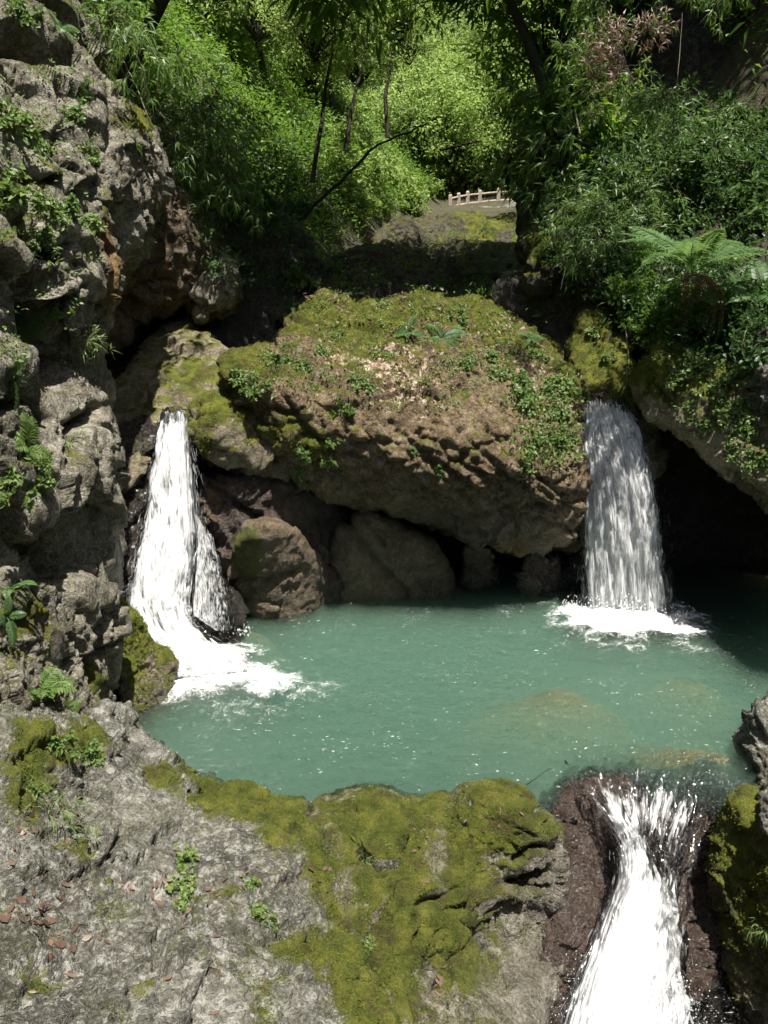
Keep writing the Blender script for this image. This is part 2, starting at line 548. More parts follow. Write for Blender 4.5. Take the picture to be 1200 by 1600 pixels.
# ------------------------------------------------------------------ ground: one sheet, the gorge with its pool basin
GY = np.array([-60, -10, 1, 2.2, 4, 6.6, 8.6, 10, 13, 14.6, 16.0, 17.2, 18.5, 22, 30, 40, 47, 60, 80, 140, 260], float)
GZ = np.array([6, 3.3, 3.1, 0.9, -2.4, -3.2, -1.7, -1.9, -1.7, -1.5, -.6, 3.4, 4.7, 5.6, 7.6, 9.6, 11.0, 15, 19, 27, 40], float)
GC = np.array([1, 1, 1, 1, 1.2, 1.5, 1, 1.2, 1.2, 1.0, .6, .4, .5, 1.0, 3.0, 5.0, 6.5, 6, 4, 0, 0], float)      # middle of the valley
GWR = np.array([9, 7, 6, 4.0, 3.2, 3.1, 4.6, 8, 9.5, 9, 7, 2.6, 2.2, 2.2, 3.0, 3.2, 3.0, 4, 6, 20, 60], float)   # half width of its floor, to the right
GWL = np.array([9, 7, 6, 5.2, 5.0, 5.2, 5.4, 5.6, 5.8, 5.8, 5.2, 2.6, 2.2, 2.2, 3.0, 3.2, 3.0, 4, 6, 20, 60], float)   # and to the left
GS = np.array([.8, 1.2, 1.6, 2.2, 3, 3.2, 3.2, 3.2, 3, 2.6, 2.0, 1.5, 1.35, 1.25, 1.1, 1.0, .9, .75, .6, .4, .25], float)  # how steep its sides are
def ground_z(x, y):
    z = np.interp(y, GY, GZ); c = np.interp(y, GY, GC); w = np.where(x > c, np.interp(y, GY, GWR), np.interp(y, GY, GWL)); s = np.interp(y, GY, GS)
    e = np.abs(x - c) - w
    e = np.where(e > 0, np.sqrt(e * e + .16) - .4, 0)
    rise = s * e
    rise = np.where(rise > 16, 16 + (rise - 16) * .35, rise)
    rise = np.where(rise > 30, 30 + (rise - 30) * .2, rise)
    p = np.stack([x, y, 0 * x], -1).reshape(-1, 3)
    n = (fbm(p * .22, 4, 5) * 1.0 + fbm(p * 1.1, 3, 8) * .18).reshape(x.shape)
    n = n * np.clip(rise / 3 + .12, 0, 1) * np.clip((y - 3) / 5 + .3, .15, 1)
    return z + rise + n
gx = np.concatenate([np.linspace(-260, -30, 40), np.linspace(-29, 29, 233), np.linspace(30, 260, 40)])
gy = np.concatenate([np.linspace(-120, -12, 20), np.linspace(-11, 60, 285), np.linspace(61, 260, 60)])
X, Yg_ = np.meshgrid(gx, gy, indexing='ij')
Zg = ground_z(X, Yg_)
gi = np.arange(X.size).reshape(X.shape)
gq = np.stack([gi[:-1, :-1], gi[1:, :-1], gi[1:, 1:], gi[:-1, 1:]], -1).reshape(-1, 4)
def ground_material():
    k = NT("gorge_ground")
    co = k.n("TexCoord").outputs["Object"]
    n1 = k.noise(co, .7, 8, .65); n2 = k.noise(co, 5, 8, .7); n3 = k.noise(co, 30, 5, .7)
    soil = k.ramp(k.math('ADD', k.math('MULTIPLY', n1, .5), k.math('MULTIPLY', n2, .5)), [(.34, (.014, .011, .007)), (.5, (.035, .027, .016)), (.66, (.075, .062, .038))])
    lit = k.mix(k.step(n3, .54, .62), soil, (.11, .075, .045))
    grn = k.mix(k.step(n2, .48, .62), lit, (.045, .07, .012))
    sand = k.ramp(k.math('ADD', k.math('MULTIPLY', n2, .6), k.math('MULTIPLY', n3, .4)), [(.35, (.32, .205, .085)), (.6, (.54, .38, .18))])
    xyz = k.n("SeparateXYZ", {0: co})
    bed = k.math('MULTIPLY', k.step(xyz.outputs[2], .6, .15), k.step(xyz.outputs[1], 7.9, 8.4))
    bed = k.math('MULTIPLY', bed, k.step(xyz.outputs[1], 16.0, 15.0))
    col = k.mix(bed, grn, sand)
    bp = k.n("Bump", {"Height": k.math('ADD', n2, k.math('MULTIPLY', n3, .4)), "Strength": .9, "Distance": .08})
    k.set(k.out.inputs[0], k.n("BsdfPrincipled", {"Base Color": col, "Roughness": .95, "Normal": bp}))
    return k.m
# shoals of sand in the pool
def shoal(x, y):
    s = 0
    for (u, v, rx, ry, top) in [(870, 1064, 1.7, 1.2, .02), (1085, 1040, 1.3, 1.0, -.06), (1095, 1165, 2.0, 1.2, .08), (390, 968, .9, .45, .02), (1260, 1130, 1.2, 1.0, .0), (240, 1130, .5, .6, .0)]:
        c = P(u, v, 1.0); a, b, g = ray(u, v); t = -CAM_H / g; cx, cy = a * t, b * t
        r2 = ((x - cx) / rx) ** 2 + ((y - cy) / ry) ** 2
        r2 = r2 * np.exp(1.6 * fbm(np.stack([x, y, 0 * x], -1).reshape(-1, 3) * 1.1, 3, 3).reshape(x.shape))
        s = np.maximum(s, (1.78 + top) * np.exp(-r2 ** 1.2))
    return s
inpool = (Zg < -.6) & (Yg_ > 8.45) & (Yg_ < 15)
Zg = np.where(inpool, np.maximum(Zg, -2.0 + shoal(X, Yg_)), Zg)
ground = add("ground", mesh_np("ground", np.stack([X, Yg_, Zg], -1).reshape(-1, 3), gq, ground_material()), kind="structure")

# ------------------------------------------------------------------ rocks
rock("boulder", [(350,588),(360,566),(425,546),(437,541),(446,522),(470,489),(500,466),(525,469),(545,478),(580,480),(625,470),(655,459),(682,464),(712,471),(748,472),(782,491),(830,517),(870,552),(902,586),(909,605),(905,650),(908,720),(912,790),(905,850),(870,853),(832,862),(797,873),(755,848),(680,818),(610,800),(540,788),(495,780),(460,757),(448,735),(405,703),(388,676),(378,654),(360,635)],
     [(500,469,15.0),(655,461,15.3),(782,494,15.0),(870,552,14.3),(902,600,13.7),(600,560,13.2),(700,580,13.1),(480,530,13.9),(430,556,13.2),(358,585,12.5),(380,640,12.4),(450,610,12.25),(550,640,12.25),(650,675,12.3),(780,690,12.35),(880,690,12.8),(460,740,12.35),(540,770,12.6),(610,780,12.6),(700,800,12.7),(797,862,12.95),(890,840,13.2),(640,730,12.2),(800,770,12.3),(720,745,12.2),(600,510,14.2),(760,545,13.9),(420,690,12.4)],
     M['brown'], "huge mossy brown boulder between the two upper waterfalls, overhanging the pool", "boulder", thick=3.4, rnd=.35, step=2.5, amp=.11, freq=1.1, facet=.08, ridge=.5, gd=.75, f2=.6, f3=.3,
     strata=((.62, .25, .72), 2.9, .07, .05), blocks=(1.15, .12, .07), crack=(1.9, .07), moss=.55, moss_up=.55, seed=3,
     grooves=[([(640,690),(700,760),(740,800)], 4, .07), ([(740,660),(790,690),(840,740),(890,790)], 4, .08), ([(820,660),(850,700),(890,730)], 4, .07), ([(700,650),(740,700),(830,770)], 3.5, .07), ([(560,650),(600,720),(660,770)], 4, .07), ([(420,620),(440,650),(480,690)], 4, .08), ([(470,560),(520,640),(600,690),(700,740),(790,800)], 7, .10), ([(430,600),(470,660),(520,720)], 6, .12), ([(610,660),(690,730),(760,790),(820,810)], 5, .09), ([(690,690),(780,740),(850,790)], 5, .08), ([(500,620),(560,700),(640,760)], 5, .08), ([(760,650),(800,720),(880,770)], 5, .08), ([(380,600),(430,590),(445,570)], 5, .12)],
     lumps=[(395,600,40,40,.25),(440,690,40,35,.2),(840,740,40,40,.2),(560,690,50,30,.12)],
     spots=[('l',620,540,110,60,.55),('l',800,520,80,45,.6),('l',640,620,60,50,.6),('l',520,560,70,40,.4),('l',850,570,40,40,.5),('m',500,485,55,32,1.3),('m',655,470,50,20,1.3),('m',840,528,70,22,.9),('m',580,490,60,20,.6),('m',760,490,50,20,.7),('m',480,700,60,40,.7),('m',390,590,40,40,.7),('m',560,520,80,40,.25),('m',890,590,25,40,.5),('o',800,860,40,25,.9),('w',620,840,300,40,.8),('m',420,660,40,40,.4)])  # wet underside, its darkening also paints in the deep shade there

rock("boulder", [(290,660),(300,636),(330,622),(385,612),(450,640),(470,760),(400,742),(330,728),(302,702)],
     [(300,680,12.35),(350,660,12.1),(430,700,12.7),(340,715,12.1),(390,622,12.9),(395,735,12.4)], M['tan'],
     "rounded mossy boulder beside the top of the waterfall that slides down the rocks", "boulder", thick=2.2, rnd=.3, step=2.6, amp=.05, moss=.75, moss_up=.45, seed=11,
     grooves=[([(300,660),(345,652),(390,640)], 3, .05)], spots=[('m',330,690,40,30,.6),('m',330,640,40,20,.5)])

rock("rock", [(298,732),(350,738),(430,742),(540,780),(590,850),(600,960),(520,1010),(400,1040),(375,960),(345,905),(320,832),(303,780)],
     [(310,750,12.3),(370,850,12.4),(400,940,12.9),(480,820,13.0),(540,900,13.6),(420,780,12.5),(340,800,12.3),(560,850,14.1),(460,1000,13.3)], M['wet'],
     "cracked red brown wet rock under the rounded mossy boulder", "rock", thick=2.4, rnd=.3, step=2.6, amp=.07, blocks=(1.0, .12, .07), seed=12, facet=.06, ridge=.5, wet=.4,
     spots=[('o',330,790,30,60,.6),('o',470,830,60,40,.5),('w',385,760,12,50,.5)], grooves=[([(300,738),(360,780),(400,810),(420,860)], 5, .14), ([(355,905),(385,870),(410,810)], 4, .12)])

rock("boulder", [(352,912),(362,856),(390,806),(450,812),(500,860),(530,930),(500,990),(420,1000),(385,960)],
     [(400,850,12.1),(450,880,12.4),(370,920,12.4),(510,925,13.2),(440,960,12.6)], M['brown'],
     "wet brown boulder with a dark green mossy flank at the pool edge", "boulder", thick=2, rnd=.3, step=2.6, amp=.06, seed=13, facet=.06, ridge=.5, wet=.4, crack=(1.2, .06),
     spots=[('m',385,860,26,45,1.3),('o',440,850,30,40,.5),('m',375,940,20,25,.5)], grooves=[([(355,912),(420,905),(470,890)], 4, .10)])

rock("rock", [(515,845),(545,802),(600,800),(660,830),(700,870),(712,950),(640,985),(545,975),(520,910)],
     [(600,840,13.3),(550,890,13.3),(680,900,13.7),(620,930,13.5)], M['brown'], "low brown rock in the shade beneath the huge boulder", "rock", thick=1.8, rnd=.4, step=2.6, amp=.08,
     seed=14, facet=.06, ridge=.5, wet=.4, grooves=[([(545,815),(580,870),(640,930)], 5, .12), ([(570,810),(600,850)], 4, .08)])
rock("stone", [(722,868),(735,848),(765,858),(778,885),(770,925),(730,925)], [(750,870,13.9),(730,890,14.0),(770,900,14.0)], M['wet'],
     "small brown stone half lit under the low edge of the huge boulder", "stone", thick=.5, rnd=.09, step=2.2, amp=.03, seed=15, facet=.16, freq=1.8, wet=.3)
rock("stone", [(818,892),(830,866),(860,862),(880,885),(876,925),(840,935),(822,920)], [(850,880,13.8),(830,900,13.8),(870,905,13.9)], M['wet'],
     "dark purplish wet stone in the water just below the huge boulder", "stone", thick=.7, rnd=.09, step=2.2, amp=.04, seed=16, facet=.16, freq=1.8, wet=.6)
rock("stone", [(866,900),(890,872),(925,880),(940,935),(900,945),(870,930)], [(900,890,14.2),(880,910,14.1),(920,920,14.2)], M['dark'],
     "black wet stone right behind the foot of the free-falling waterfall", "stone", thick=.6, rnd=.09, step=2.2, amp=.04, seed=17, facet=.16, freq=1.8, wet=.7)

# left fall surroundings
rock("rock", [(130,640),(200,588),(225,535),(258,508),(300,496),(326,520),(352,556),(362,600),(345,640),(300,650),(260,660),(230,760),(130,800)],
     [(300,502,15.4),(345,590,13.6),(250,620,13.1),(280,560,14.2),(200,680,12.8),(160,740,12.5),(230,560,14.2),(310,640,12.9)], M['tan'],
     "smooth sloping slab with pale moss above the sliding waterfall", "rock", thick=2.5, rnd=.4, step=2.6, amp=.05, seed=21, moss=.55, moss_up=.7,
     grooves=[([(200,640),(225,610),(250,585)], 3, .05), ([(150,690),(190,640),(215,590)], 5, .08)], spots=[('m',310,590,50,30,.5),('m',240,640,40,25,.3),('l',220,600,40,40,.2)])
rock("rock", [(140,720),(180,680),(215,655),(248,648),(300,644),(312,700),(318,800),(325,880),(360,950),(372,1000),(360,1060),(250,1090),(190,980),(150,900)],
     [(200,675,12.55),(285,646,12.75),(270,700,12.5),(285,760,12.3),(180,800,12.2),(260,880,11.8),(320,960,11.6),(210,940,11.6),(300,1040,10.9),(220,1040,10.7),(345,985,11.7)], M['dark'],
     "black glistening wet rock that the sliding waterfall runs down", "rock", thick=2.2, rnd=.35, step=2.4, amp=.07, freq=1.6, blocks=(2.2, .05, .03), seed=22, wet=.85,
     spots=[('m',215,700,35,40,.5)])
rock("rock", [(318,880),(345,900),(375,960),(388,990),(350,1030),(305,990),(300,930)], [(330,920,11.9),(350,980,11.7),(320,980,11.5)], M['dark'],
     "dark splashed rock at the foot of the sliding waterfall", "rock", thick=1.0, rnd=.25, step=2.4, amp=.07, freq=1.6, seed=23, wet=.9)
rock("rock", [(168,925),(200,955),(232,998),(255,1032),(286,1072),(275,1110),(240,1150),(190,1160),(180,1040)],
     [(178,945,9.9),(230,1008,9.95),(272,1070,10.0),(210,1100,9.4),(200,1030,9.6),(240,1090,9.6)], M['tan'],
     "mossy wedge of rock between the cliff foot and the white water", "rock", thick=1.6, rnd=.25, step=2.4, amp=.06, seed=24, moss=.7, moss_up=.35,
     spots=[('m',200,980,40,40,.8),('w',250,1085,50,22,.7)], grooves=[([(200,1060),(235,1040),(260,1050)], 4, .08)], crack=(2.2, .05))

# cliffs of the left bank
rock("cliff", [(-120,-120),(60,-120),(100,-40),(113,0),(122,50),(146,98),(163,130),(168,172),(158,215),(150,262),(147,330),(145,420),(150,520),(155,580),(157,640),(170,750),(177,850),(176,920),(190,1000),(198,1075),(190,1140),(60,1200),(-120,1200)],
     [(112,0,11.6),(165,150,10.9),(147,330,10.1),(150,520,9.9),(170,750,9.5),(176,900,9.2),(192,1060,8.95),(60,100,10.4),(0,100,9.7),(0,300,8.5),(80,300,9.3),(60,400,8.6),(0,500,7.6),(60,600,8.4),(110,600,9.2),(0,700,7.3),(60,700,8.0),(40,820,7.5),(90,820,8.4),(120,900,8.4),(0,900,6.9),(100,1000,7.9),(0,1040,6.8),(-100,500,6.6),(-100,1000,6),(-100,0,9.2),(130,450,9.7),(110,740,8.75)],
     M['cliff'], "tall layered grey brown cliff with ledges of small plants beside the sliding waterfall", "cliff", thick=2.2, rnd=.3, step=3.0, amp=.06, freq=.9, facet=.13, ridge=.3, gd=1.3, f2=.3, f3=.08, bscale=(1, 1, .7), zstep=1.8,
     strata=((-.12, .25, .96), 1.25, .22, .10), crack=(1.5, .05), blocks=(.6, .13, .05), moss=.35, moss_up=.55, seed=31,
     lumps=[(20,385,70,45,.35),(100,470,50,40,.35),(110,265,50,25,.3),(60,190,80,25,.25),(60,800,30,30,.35),(40,560,50,30,.25),(150,660,20,60,.15)],
     grooves=[([(-20,62),(40,70),(80,90),(110,92)], 12, .35), ([(80,440),(90,520),(95,590),(105,570)], 16, .45), ([(70,840),(85,880),(95,900)], 12, .45), ([(45,330),(80,395),(110,400)], 14, .4), ([(105,180),(120,250),(115,290)], 8, .3), ([(-20,280),(60,270),(100,290)], 9, .25), ([(150,640),(110,670),(85,720)], 8, .3), ([(100,1000),(130,1060),(150,960)], 8, .25), ([(180,930),(165,960),(160,1000)], 4, .12), ([(-20,640),(40,620),(70,660)], 9, .25)],
     spots=[('m',140,1070,25,30,.8),('m',30,200,90,80,.25),('m',50,330,80,50,.3),('m',20,820,50,80,.4),('m',40,1000,60,60,.35),('o',70,455,15,8,.8),('m',60,30,80,40,.4),('w',176,850,8,200,.3)])
rock("rock", [(-120,880),(0,905),(38,892),(62,930),(92,990),(130,1058),(160,1115),(150,1180),(-120,1240)],
     [(0,950,6.7),(60,965,7.3),(120,1065,7.7),(0,1080,6.3),(140,1120,7.6),(-100,1000,5.6)], M['cliff'],
     "sloping rock with ferns at the foot of the tall layered cliff", "rock", thick=2, rnd=.3, step=2.6, amp=.07, freq=1.5, crack=(1.8, .05), seed=32, moss=.5, moss_up=.5,
     spots=[('m',30,960,40,40,.5),('m',70,950,20,20,.6),('l',50,1000,50,20,.3)], blocks=(1.2, .06, .03))
rock("cliff", [(80,120),(167,150),(233,205),(256,255),(258,285),(247,310),(222,360),(195,420),(172,470),(150,535),(90,540)],
     [(170,165,11.8),(240,245,12.6),(160,300,10.4),(225,325,11.8),(160,450,10.1),(110,300,9.8),(190,400,10.9),(160,520,10.1)], M['cliff'],
     "bulging rock with an ochre streak, overhanging a black hollow behind the cliff edge", "rock", thick=3, rnd=.35, step=2.6, amp=.09, freq=1.2, seed=33, strata=((.25, .3, .9), 1.7, .10, .05), moss=.3, moss_up=.6, crack=(1.4, .06),
     spots=[('o',165,430,14,70,.9),('o',160,350,10,40,.6),('m',215,190,50,25,.7),('m',165,330,18,40,.6)])
rock("rock", [(150,360),(230,270),(285,296),(320,335),(352,375),(352,430),(330,465),(285,470),(240,495),(160,560),(120,480)],
     [(270,310,15.2),(345,420,15.4),(300,450,15.2),(200,500,14.8),(160,540,14.4),(250,380,14.8)], M['brown'],
     "dark hanging rock in the hollow above the smooth slab", "rock", thick=3, rnd=.4, step=2.8, amp=.12, seed=34, crack=(1.2, .08), strata=((.3, .2, .9), 1.5, .10, .04), wet=.25, moss=.2)
rock("rock", [(325,420),(345,392),(366,402),(371,440),(366,482),(345,480),(325,510),(305,505),(298,470)],
     [(340,420,15.0),(360,470,15.0),(315,490,15.0)], M['cliff'], "small lit knob of rock hanging above the smooth slab", "rock", thick=2.0, rnd=.25, step=2.4, amp=.07, seed=35, crack=(2, .05), moss=.3)
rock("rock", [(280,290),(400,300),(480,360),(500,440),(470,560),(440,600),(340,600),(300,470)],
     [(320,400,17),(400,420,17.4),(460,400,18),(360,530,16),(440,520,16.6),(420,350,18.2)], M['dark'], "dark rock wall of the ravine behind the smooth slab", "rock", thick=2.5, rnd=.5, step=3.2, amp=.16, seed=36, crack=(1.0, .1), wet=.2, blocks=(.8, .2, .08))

# rocks of the right bank
rock("rock", [(985,605),(1003,565),(1040,532),(1080,540),(1125,552),(1165,548),(1320,520),(1320,960),(1255,850),(1200,765),(1150,748),(1120,733),(1092,692),(1062,662),(1012,648)],
     [(1000,600,13.1),(1050,556,13.1),(1100,620,12.3),(1180,700,11.6),(1260,720,10.6),(1150,565,12.8),(1250,560,11.8),(1060,650,12.6),(1160,740,11.7)], M['tan'],
     "mossy rock ledge jutting out over the black cave beside the free-falling waterfall", "rock", thick=4.6, rnd=.35, step=2.6, amp=.10, freq=1.2, seed=41, moss=.55, moss_up=.5, strata=((.3, .2, .9), 1.6, .08, .05), crack=(1.5, .05),
     spots=[('m',1030,580,45,45,1.1),('o',1020,575,25,30,.35),('m',1120,600,60,50,.5),('l',1150,710,50,25,.5),('l',1085,640,20,30,.5)], grooves=[([(1005,620),(1015,590),(1060,640)], 4, .12)])
rock("rock", [(1163,570),(1178,532),(1240,510),(1320,520),(1320,680),(1220,660),(1185,640),(1170,600)], [(1180,560,11.9),(1200,620,11.5),(1280,600,10.8)], M['grey'],
     "bare grey knobbly rock standing at the picture edge above the cave", "rock", thick=1.5, rnd=.25, step=2.6, amp=.08, freq=1.8, seed=42, crack=(2.2, .05))
rock("rock", [(893,560),(900,505),(920,486),(945,498),(975,543),(1003,592),(1030,660),(1030,740),(990,730),(965,640),(905,640)],
     [(920,500,15.2),(950,580,14.4),(990,610,13.9),(1010,690,13.6),(905,610,14.3)], M['tan'], "steep mossy rock right behind the lip of the free-falling waterfall", "rock", thick=2.0, rnd=.3, step=2.4, amp=.08, seed=43, moss=.75, moss_up=.2, crack=(1.6, .05),
     spots=[('m',930,540,40,50,.6),('m',975,600,30,40,.8)], grooves=[([(985,560),(995,600),(1000,640)], 5, .15)])
rock("rock", [(885,640),(900,606),(935,600),(985,625),(1005,660),(1012,720),(1000,800),(995,990),(890,990),(880,800)],
     [(905,615,14.3),(950,640,13.8),(1000,690,13.8),(900,700,14.2),(950,800,14.4),(950,950,14.6)], M['wet'],
     "wet lip of rock that the free-falling waterfall pours over", "rock", thick=1.6, rnd=.3, step=2.6, amp=.05, seed=44, wet=.8, crack=(1.5, .05))
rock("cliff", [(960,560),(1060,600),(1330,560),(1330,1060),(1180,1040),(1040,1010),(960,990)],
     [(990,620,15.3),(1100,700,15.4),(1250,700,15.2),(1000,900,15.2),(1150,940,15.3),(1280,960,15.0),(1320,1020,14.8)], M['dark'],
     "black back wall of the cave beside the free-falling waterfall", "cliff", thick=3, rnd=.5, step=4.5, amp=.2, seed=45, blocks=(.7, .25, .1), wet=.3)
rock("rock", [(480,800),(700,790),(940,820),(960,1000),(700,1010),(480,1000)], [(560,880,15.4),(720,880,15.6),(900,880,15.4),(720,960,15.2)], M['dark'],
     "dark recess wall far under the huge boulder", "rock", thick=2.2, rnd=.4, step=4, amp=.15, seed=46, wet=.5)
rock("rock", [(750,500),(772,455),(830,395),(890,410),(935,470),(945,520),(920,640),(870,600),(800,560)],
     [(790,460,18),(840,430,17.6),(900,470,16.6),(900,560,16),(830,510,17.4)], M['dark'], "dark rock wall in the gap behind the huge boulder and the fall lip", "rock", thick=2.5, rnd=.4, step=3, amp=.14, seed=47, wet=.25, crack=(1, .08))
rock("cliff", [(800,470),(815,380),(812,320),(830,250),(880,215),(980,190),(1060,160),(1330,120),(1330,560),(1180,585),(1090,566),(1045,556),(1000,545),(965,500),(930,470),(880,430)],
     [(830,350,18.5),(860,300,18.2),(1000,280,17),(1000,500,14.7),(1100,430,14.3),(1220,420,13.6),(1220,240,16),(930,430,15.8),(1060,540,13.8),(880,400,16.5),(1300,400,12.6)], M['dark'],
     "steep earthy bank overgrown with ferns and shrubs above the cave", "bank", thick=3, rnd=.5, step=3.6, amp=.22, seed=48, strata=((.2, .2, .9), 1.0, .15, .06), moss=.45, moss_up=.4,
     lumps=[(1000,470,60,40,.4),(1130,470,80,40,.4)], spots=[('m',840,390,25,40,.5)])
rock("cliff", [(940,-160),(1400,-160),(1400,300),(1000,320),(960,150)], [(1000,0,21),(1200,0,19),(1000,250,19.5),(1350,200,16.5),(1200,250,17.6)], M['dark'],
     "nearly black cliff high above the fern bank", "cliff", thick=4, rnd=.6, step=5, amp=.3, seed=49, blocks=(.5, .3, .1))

# stream bed between the valley and the big boulder
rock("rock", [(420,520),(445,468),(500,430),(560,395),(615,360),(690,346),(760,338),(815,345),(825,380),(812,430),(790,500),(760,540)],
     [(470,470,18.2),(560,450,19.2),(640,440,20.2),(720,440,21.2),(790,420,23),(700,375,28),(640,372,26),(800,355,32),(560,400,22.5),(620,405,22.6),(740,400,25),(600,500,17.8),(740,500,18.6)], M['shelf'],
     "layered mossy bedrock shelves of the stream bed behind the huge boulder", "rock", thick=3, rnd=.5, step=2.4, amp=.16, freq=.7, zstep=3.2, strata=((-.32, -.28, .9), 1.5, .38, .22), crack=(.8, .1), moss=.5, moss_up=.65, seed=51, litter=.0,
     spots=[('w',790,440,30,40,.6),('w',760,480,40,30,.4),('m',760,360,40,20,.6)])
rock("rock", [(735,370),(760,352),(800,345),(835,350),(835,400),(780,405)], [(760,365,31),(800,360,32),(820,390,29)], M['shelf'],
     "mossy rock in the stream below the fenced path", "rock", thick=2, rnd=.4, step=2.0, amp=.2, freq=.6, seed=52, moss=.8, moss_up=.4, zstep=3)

# near rocks
rock("rock", [(-140,1060),(0,1086),(60,1100),(120,1132),(152,1112),(200,1105),(226,1150),(270,1192),(330,1236),(400,1252),(465,1256),(488,1285),(500,1330),(528,1380),(540,1430),(580,1530),(612,1600),(640,1740),(-140,1740)],
     [(215,1130,8.0),(270,1190,7.6),(330,1235,7.1),(400,1250,6.85),(480,1270,6.7),(0,1088,6.2),(60,1105,6.5),(0,1300,4.75),(0,1600,3.45),(300,1600,3.9),(300,1400,5.05),(450,1400,5.55),(535,1430,5.7),(600,1600,4.6),(200,1250,6.4),(100,1180,6.1),(400,1310,6.3),(-120,1200,5),(-120,1700,3),(400,1700,3.5),(630,1720,4.2)],
     M['grey'], "big pale grey lichen covered rock in the near corner with moss patches and dead leaves", "rock", thick=1.2, rnd=.3, step=2.9, amp=.06, freq=1.6, seed=61, facet=.10, ridge=.5, gd=1.6, moss=.26, moss_up=.75,
     strata=((.55, -.3, .75), 2.4, .05, .05), crack=(1.3, .06), zstep=2.4,
     grooves=[([(280,1330),(310,1365),(345,1375)], 7, .10), ([(150,1120),(200,1190),(260,1235)], 5, .06), ([(270,1300),(320,1280),(420,1330)], 4, .05), ([(0,1590),(80,1560),(200,1530)], 6, .04), ([(420,1470),(470,1440),(500,1480)], 9, .06), ([(145,1350),(170,1340),(190,1300)], 5, .07)],
     lumps=[(160,1320,40,40,.10),(470,1355,40,15,.08),(110,1160,60,30,.10)],
     spots=[('m',105,1165,60,30,.95),('m',60,1210,50,60,.45),('m',300,1215,80,20,.7),('m',400,1262,70,22,.95),('m',440,1300,50,35,.85),('m',330,1250,50,20,.7),('m',20,1240,40,60,.5),('m',110,1330,45,30,.5),('m',470,1480,60,40,.6),('m',540,1480,26,90,1.2),('m',590,1590,45,80,1.2),('m',500,1360,30,50,.9),('m',180,1420,40,30,.35),('m',350,1420,40,25,.4),('m',420,1560,50,30,.4),('m',320,1500,30,40,.45),('m',70,1540,40,20,.4),('m',220,1540,40,20,.35),('m',250,1200,40,25,.4)])
rock("rock", [(470,1300),(492,1280),(530,1242),(575,1226),(620,1240),(660,1250),(700,1242),(758,1224),(800,1234),(850,1268),(872,1330),(885,1400),(885,1500),(850,1600),(850,1740),(540,1740),(540,1500),(500,1380)],
     [(575,1230,7.15),(760,1228,7.15),(660,1250,7.0),(490,1290,6.7),(850,1290,6.85),(700,1320,6.75),(875,1390,6.6),(600,1400,6.05),(700,1380,6.35),(820,1360,6.6),(760,1440,6.45),(860,1440,6.7),(650,1500,5.75),(800,1560,5.8),(600,1600,4.95),(750,1640,5.1),(700,1720,4.7)],
     M['cliff'], "green mossy rock sloping down from the pool rim beside the lowest waterfall", "rock", thick=1.3, rnd=.25, step=2.5, amp=.07, freq=1.4, seed=62, facet=.06, ridge=.4, gd=1.8, moss=.55, moss_up=.25, crack=(1.4, .05),
     lumps=[(590,1300,60,40,.10),(780,1290,60,50,.12),(690,1290,30,60,-.08),(640,1450,50,80,.12),(770,1400,70,16,.10)],
     grooves=[([(660,1412),(690,1408),(725,1392),(770,1398),(815,1388),(862,1366)], 8, .20), ([(815,1255),(850,1272)], 4, .12), ([(805,1350),(830,1325),(865,1325)], 5, .12), ([(560,1330),(590,1360),(620,1355)], 6, .10), ([(690,1425),(730,1425)], 4, .07), ([(820,1400),(860,1390)], 4, .08), ([(640,1480),(660,1450),(655,1420)], 5, .08), ([(720,1440),(780,1480),(800,1540)], 5, .08)],
     spots=[('m',780,1290,70,50,.6),('m',600,1300,80,60,.45),('m',640,1470,70,70,.6),('m',720,1480,40,60,.5),('m',690,1330,16,50,-.3),('m',670,1540,18,50,-.4),('m',740,1350,60,60,.3),('m',700,1440,60,40,.35),('w',860,1420,40,120,.6),('w',800,1550,70,110,.45),('m',830,1560,60,100,-.5),('m',880,1400,25,80,-.5),('o',850,1370,15,15,.7)])
rock("rock", [(820,1290),(868,1232),(900,1206),(950,1192),(1000,1192),(1050,1196),(1120,1196),(1165,1230),(1180,1400),(1180,1740),(740,1740),(790,1600),(860,1460)],
     [(880,1218,7.75),(955,1196,8.2),(1040,1198,8.3),(1120,1200,8.15),(960,1300,7.7),(1040,1300,7.85),(1000,1400,7.4),(905,1400,6.95),(870,1500,6.4),(1100,1420,7.5),(1000,1600,6.6),(830,1600,6.0),(1120,1600,7.0),(1000,1720,6.2)],
     M['wet'], "dark red brown wet rock bed under the lowest waterfall", "rock", thick=1.3, rnd=.25, step=2.5, amp=.06, freq=1.8, seed=63, facet=.06, wet=.75, blocks=(2.0, .07, .05), crack=(2, .04),
     lumps=[(958,1245,30,34,.30),(900,1300,22,50,.08),(1010,1340,20,50,-.10),(1090,1420,30,80,-.12),(985,1345,20,70,-.06)])
rock("rock", [(1168,1140),(1180,1108),(1205,1092),(1330,1060),(1330,1420),(1205,1300),(1188,1262),(1172,1200)],
     [(1180,1150,8.1),(1200,1250,7.2),(1280,1200,7.3),(1180,1200,7.7)], M['grey'], "pale knobbly rock at the picture edge beside the pool outlet", "rock", thick=1.5, rnd=.25, step=2.4, amp=.06, freq=2.2, seed=64, crack=(2.4, .04), spots=[('m',1195,1230,20,60,.4),('o',1185,1180,12,50,.35)])
